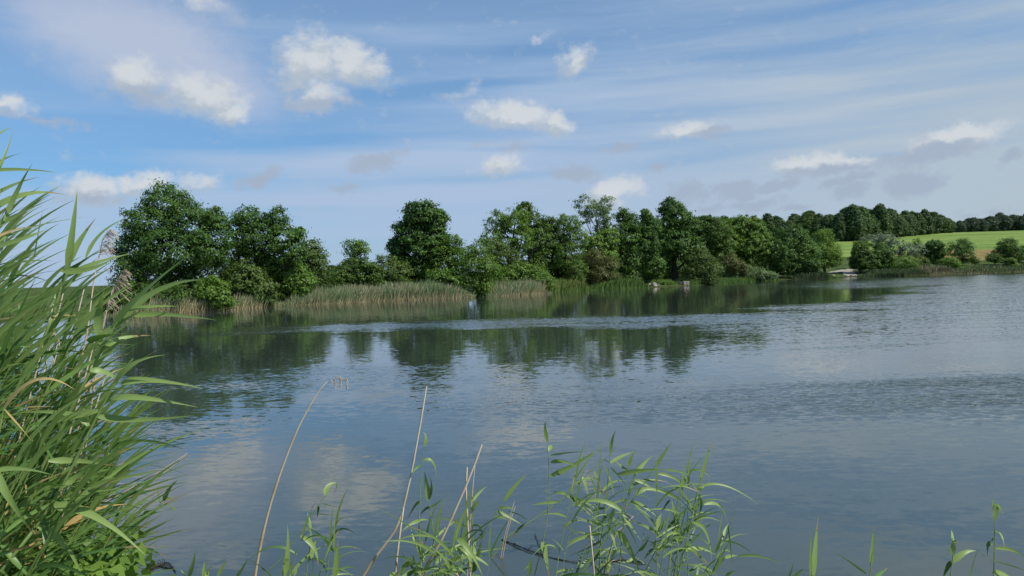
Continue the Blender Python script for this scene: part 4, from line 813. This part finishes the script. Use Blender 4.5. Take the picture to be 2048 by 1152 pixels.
for k, (x, y) in enumerate(((667, 757), (678, 754), (690, 757))):
    ax = [(x, y), (x + 2, y + 10), (x + 3, y + 22)]; plume(c1, ax, 5.2, I, 26, .03, 2.6, 40 + k)
PG = 'old seed headed reeds in the bank reeds'
for lab, st, ax, n, ln, dr, sd in (('old tan reed with large feathery plume against the sky', [(150, 800), (172, 680), (188, 560), (200, 505)], [(200, 510), (205, 480), (218, 464)], 42, .08, 1.0, 1),
                           ('old tan reed with smaller drooping plume before the big tree', [(190, 760), (205, 660), (222, 590), (232, 570)], [(226, 585), (236, 560), (252, 545)], 38, .075, .9, 2),
                           ('old tan reed with narrow plume low in front of the dark shrubs', [(170, 800), (195, 700), (212, 620)], [(212, 622), (222, 590), (240, 572)], 26, .06, 1.1, 5)):
    q = [P(*p, 3.1) for p in st]; q = [Vector((q[0].x - .3, 3.1, .35))] + q
    e = empty('dry_reed', q[0], lab, 'reed', PG); add_stem(e, q, .0042, .0018, mat=DRY, n=20, dry=True); plume(e, ax, 3.1, I, n, ln, dr, sd)

for i in range(9):
    px = random.Random(i).uniform(90, 215); D = 2.9 + .09 * i; top = P(px, random.Random(i + 50).uniform(560, 760), D); foot = Vector((top.x - .45, D, .4))
    e = empty('dry_cane', foot, 'old pale reed stalk without leaves among the green bank reeds', 'cane', 'old stalks among the bank reeds')
    add_stem(e, [foot, foot.lerp(top, .5) + Vector((-.04, 0, .03)), top], .0045, .0025, mat=DRY, n=18, dry=True)

# --- tall reeds on the bank at the left
BK = 'tall green reeds on the near left bank'; BL = 'tall green reed in the dense reeds on the left bank, leaves blown to the right'
top_x = [-260, -60, 0, 60, 120, 170, 205, 235]; top_y = [300, 330, 350, 400, 440, 520, 640, 760]
rr = random.Random(5)
def bank_reed(px, py, D, label=BL, nleaf=9, lean=.42, H0=None, extra=()):
    top = P(px, py, D); gz = .45; h = top.z - gz
    foot = Vector((top.x - lean * h * rr.uniform(.75, 1.15), D + rr.uniform(-.2, .25), gz)); midp = foot.lerp(top, .55) + Vector((-.05 * h, 0, .05 * h))
    e = empty('reed', foot, label, 'reed', BK if label == BL else 'marked reeds on the near left bank')
    pts = [foot, foot.lerp(midp, .5) + Vector((-.01, 0, .02)), midp, midp.lerp(top, .55) + Vector((0, 0, .01)), top]
    sp = spline(pts, 24); add_stem(e, pts, .0060, .0016, n=24)
    for k in range(nleaf):
        s = .40 + .58 * (k + rr.uniform(-.2, .2)) / nleaf; b = sp[int(min(max(s, 0), .98) * 23)]
        a = rr.gauss(0, .75) + (math.pi if rr.random() < .14 else 0)          # around the wind direction +X
        L = rr.uniform(.26, .50) * (1.0 if k < nleaf - 1 else .8); e0 = rr.uniform(.5, 1.3); e1 = e0 - rr.uniform(.2, 1.1)
        d0 = Vector((math.cos(a) * math.cos(e0), math.sin(a) * math.cos(e0), math.sin(e0))); d1 = Vector((math.cos(a * .6) * math.cos(e1), math.sin(a * .6) * math.cos(e1), math.sin(e1)))
        c = b + d0 * L * .45; tp = c + d1 * L * .58
        add_leaf(e, b, c, tp, rr.uniform(.014, .023), rr.uniform(-1.3, 1.3), rr.uniform(-1.5, 1.5), facing=(.1, -.4, .9), mat=DRY_LEAF if rr.random() < .035 else (REED_SHADED if rr.random() < .5 else BANK_LEAF))  # random darker blades give the reeds a painted shady interior
    d = (sp[-1] - sp[-3]).normalized(); L = rr.uniform(.22, .38)
    add_leaf(e, sp[-2], sp[-2] + d * L * .5, sp[-2] + d * L * .9 + Vector((.3, 0, -.12)) * L, .018, rr.uniform(-.5, .5), facing=(.3, -.9, .2))
    return e
N = 290
for i in range(N):
    layer = i / N; D = 4.1 - 1.9 * layer + rr.uniform(-.15, .15)
    px = rr.uniform(-230, 245) if layer < .7 else rr.uniform(-300, 190)
    ymin = float(np.interp(px, top_x, top_y)); drop = rr.random() ** 1.25 * (560 if layer < .5 else 680) + (40 if layer > .5 else 0)
    py = ymin + 95 + drop + (130 if D < 2.5 else 0)
    if py > 1120: py = rr.uniform(ymin + 100, 1100)
    bank_reed(px, py, D)

def marked(label, Zf, D, stem, leaves, W=.020, mat=None):
    pts = [P(*Zf(*q), D) for q in stem]; d = (pts[0] - pts[1]).normalized(); d = Vector((d.x, 0, min(d.z, -.3)))
    if pts[0].z > .45: pts = [pts[0] + d * ((pts[0].z - .45) / -d.z)] + pts
    e = empty('reed', pts[0], label, 'reed', 'marked reeds on the near left bank'); add_stem(e, pts, .0058, .0020, n=24); r = random.Random(label)
    for L in leaves:
        b, c, tp, wf = L[:4]; opt = L[4] if len(L) > 4 else ''
        B, Cq, T = P(*Zf(*b), D), P(*Zf(*c), D + r.uniform(-.06, .06)), P(*Zf(*tp), D + r.uniform(-.12, .12))
        fac = Vector((-.5, -.4, -.75)) if 'd' in opt else Vector((.3, -.8, .5))
        add_leaf(e, B, Cq, T, W * wf * D / 2.6, r.uniform(-.3, .3), r.uniform(-.5, .5), mat=DRY_LEAF if 'y' in opt else (REED_SHADED if 'd' in opt else REED_LEAF), tint=r.uniform(.35, .8), facing=fac)
    return e
marked('reed with long arched leaves reaching far right over the lake', L1, 2.4, [(330, 1480), (440, 1260), (560, 1040), (620, 960)],
       [((555, 1040), (640, 900), (935, 680), 1.5), ((560, 1040), (760, 800), (1000, 808), 1.5), ((600, 965), (720, 930), (872, 938), 1.0), ((655, 985), (760, 960), (1060, 1005), 1.2), ((500, 1150), (560, 1080), (740, 1080), 1.2), ((470, 1100), (560, 1030), (700, 955), 1.1), ((480, 1085), (480, 950), (515, 850), 1.7), ((430, 1110), (500, 1060), (640, 1075), 1.6, 'd'), ((480, 1130), (520, 1120), (570, 1110), 1.8)])
marked('reed with four broad leaves stretched flat to the right above the water', L2, 2.3, [(20, 1110), (170, 920), (300, 720), (440, 440), (560, 215), (650, 90)],
       [((560, 215), (620, 90), (810, 72), 1.1), ((590, 215), (680, 170), (990, 236), 1.5), ((545, 290), (620, 255), (965, 328), 1.4), ((470, 370), (620, 410), (945, 368), 1.4), ((440, 150), (520, 140), (600, 215), 1.3), ((430, 420), (400, 330), (60, 355), 1.3), ((480, 345), (330, 370), (170, 440), 1.4), ((235, 815), (430, 780), (710, 1050), 1.9), ((180, 905), (330, 960), (400, 1152), 1.5), ((300, 720), (420, 640), (500, 565), 1.2), ((235, 590), (400, 580), (560, 615), 1.2), ((380, 835), (560, 835), (790, 862), 1.0, 'd'), ((440, 720), (540, 680), (800, 632), 1.2), ((360, 780), (470, 720), (630, 600), 1.2), ((160, 695), (350, 700), (500, 745), 1.2, 'd')])
marked('reed with upright pointed leaf standing above the others against the sky', L1, 2.7, [(150, 1250), (260, 980), (320, 760), (350, 690)],
       [((330, 760), (360, 560), (378, 375), 1.4), ((330, 740), (380, 620), (470, 505), 1.5), ((340, 770), (400, 680), (620, 630), 1.3, 'd'), ((335, 790), (450, 720), (640, 680), 1.3), ((170, 700), (190, 580), (208, 470), 1.2, 'd'), ((420, 700), (470, 560), (620, 505), .7), ((300, 760), (420, 790), (560, 700), 1.4), ((270, 900), (330, 820), (480, 700), 1.2)])
marked('reed with thin leaf tips crossing the sky at the left picture edge', L1, 2.3, [(-330, 1000), (-160, 600), (-60, 350), (0, 250)],
       [((-60, 350), (0, 290), (65, 75), .8), ((-150, 290), (50, 250), (280, 282), 1.0), ((-100, 440), (60, 330), (200, 303), 1.4), ((-120, 200), (0, 70), (60, 60), .7), ((-60, 480), (120, 340), (335, 395), 1.4), ((-40, 560), (100, 480), (290, 395), 1.2), ((20, 520), (90, 350), (160, 235), 1.0), ((-60, 260), (40, 200), (115, 185), .6), ((0, 620), (80, 550), (410, 500), .8)])
marked('reed with bent yellow dead leaf in the bank reeds', L2, 2.1, [(-120, 800), (-20, 500), (20, 335)], [((20, 335), (170, 100), (365, 243), 1.0, 'y'), ((20, 335), (80, 400), (155, 492), .35, 'y')])
marked('reed with yellowing leaf among the top leaves at the left edge', L1, 2.2, [(-200, 900), (-90, 640)], [((-90, 640), (40, 560), (160, 545), .9, 'y'), ((-80, 660), (100, 620), (230, 560), 1.3)])
marked('reed with one huge leaf hanging down in the lower left corner', L2, 1.7, [(-200, 900), (-90, 700), (-30, 620)], [((-30, 620), (20, 760), (172, 955), 1.5), ((-40, 640), (100, 610), (260, 660), 1.0)])

# low herbs under the bank reeds
def herbs():
    r = np.random.default_rng(17); n = 620
    px = r.uniform(-120, 205, n); D = r.uniform(2.1, 3.2, n); base = np.array([tuple(P(a, 1190, d)) for a, d in zip(px, D)])
    base[:, 2] = .5; hh = r.uniform(.55, 1.0, n); parts = []; tn = []; V = []; off = 0
    C_ = []; O_ = []; T_ = []
    for i in range(n):
        tip = base[i] + np.array([r.normal(.08, .1), r.normal(0, .1), hh[i]]); zs = np.linspace(.35, 1, 5)
        for z in zs: C_.append(base[i] * (1 - z) + tip * z); O_.append((r.normal(), r.normal() - .4, .6)); T_.append(r.uniform(.2, .9))
    v, f, tq = leaf_cloud(np.array(C_), np.array(O_) / 1.2, np.array(T_), np.full(len(C_), .055), 5, np.full(len(C_), .07), .8, r)
    return tag(obj('undergrowth', mesh('undergrowth', v, f, LEAF['mid'], tq)), 'small leaved green herbs under the bank reeds', 'undergrowth', None, 'stuff')
herbs()

# drifting dead stalks on the near water
m, t = new_mat('wet_wood'); tcn = t.n('ShaderNodeTexCoord'); nz = t.noise(tcn.outputs['Object'], 30, 3); finish(t, principled(t, t.mix(nz, rgb(.012, .010, .008), rgb(.05, .04, .025)), .35, .5)); WET = m
def driftwood(label, pts, r0, seed):
    r = random.Random(seed); q = [GP(*p) for p in pts]; o = q[0]; q2 = [Vector((a.x - o.x, a.y - o.y, .006 + r.uniform(-.004, .008))) for a in q]
    parts = [tube(spline(q2, 22), [r0 * (1.1 - .7 * i / 21) * r.uniform(.7, 1.3) for i in range(22)], 6)]
    for k in range(5):
        b = spline(q2, 22)[r.randint(3, 19)]; d = Vector((r.uniform(-1, 1), r.uniform(-1, 1), r.uniform(0, .10))) * r.uniform(.04, .12); parts.append(tube([b, b + d * .5 + Vector((0, 0, .01)), b + d], [r0 * .5, r0 * .4, r0 * .2], 5))
    v, f = join(parts); e = obj('dead_stalk', mesh('dead_stalk', v, f, WET, smooth=True)); e.location = (o.x, o.y, 0); return tag(e, label, 'dead stalk', 'dead stalks floating on the near water')
driftwood('thick dark rhizome floating from the yellowed reed foot', [(1004, 1080), (1030, 1092), (1060, 1104), (1110, 1118), (1160, 1128)], .008, 1)
driftwood('thin dark stalk under the straight single reed', [(1070, 1070), (1078, 1090), (1086, 1118)], .004, 2)
driftwood('dark matted stalk floating below the thick clump', [(1200, 1130), (1240, 1122), (1290, 1128)], .009, 3)
driftwood('dark matted stalk floating near the bank reeds', [(232, 1112), (270, 1124), (310, 1132), (345, 1138)], .013, 4)
driftwood('thin branch floating right of the matted stalk near the bank', [(300, 1140), (335, 1128), (352, 1146)], .010, 5)
bpy.context.view_layer.update()
print('trees in the wood', cnt, 'objects', len(bpy.data.objects), 'polys', sum(len(o.data.polygons) for o in bpy.data.objects if o.type == 'MESH'))
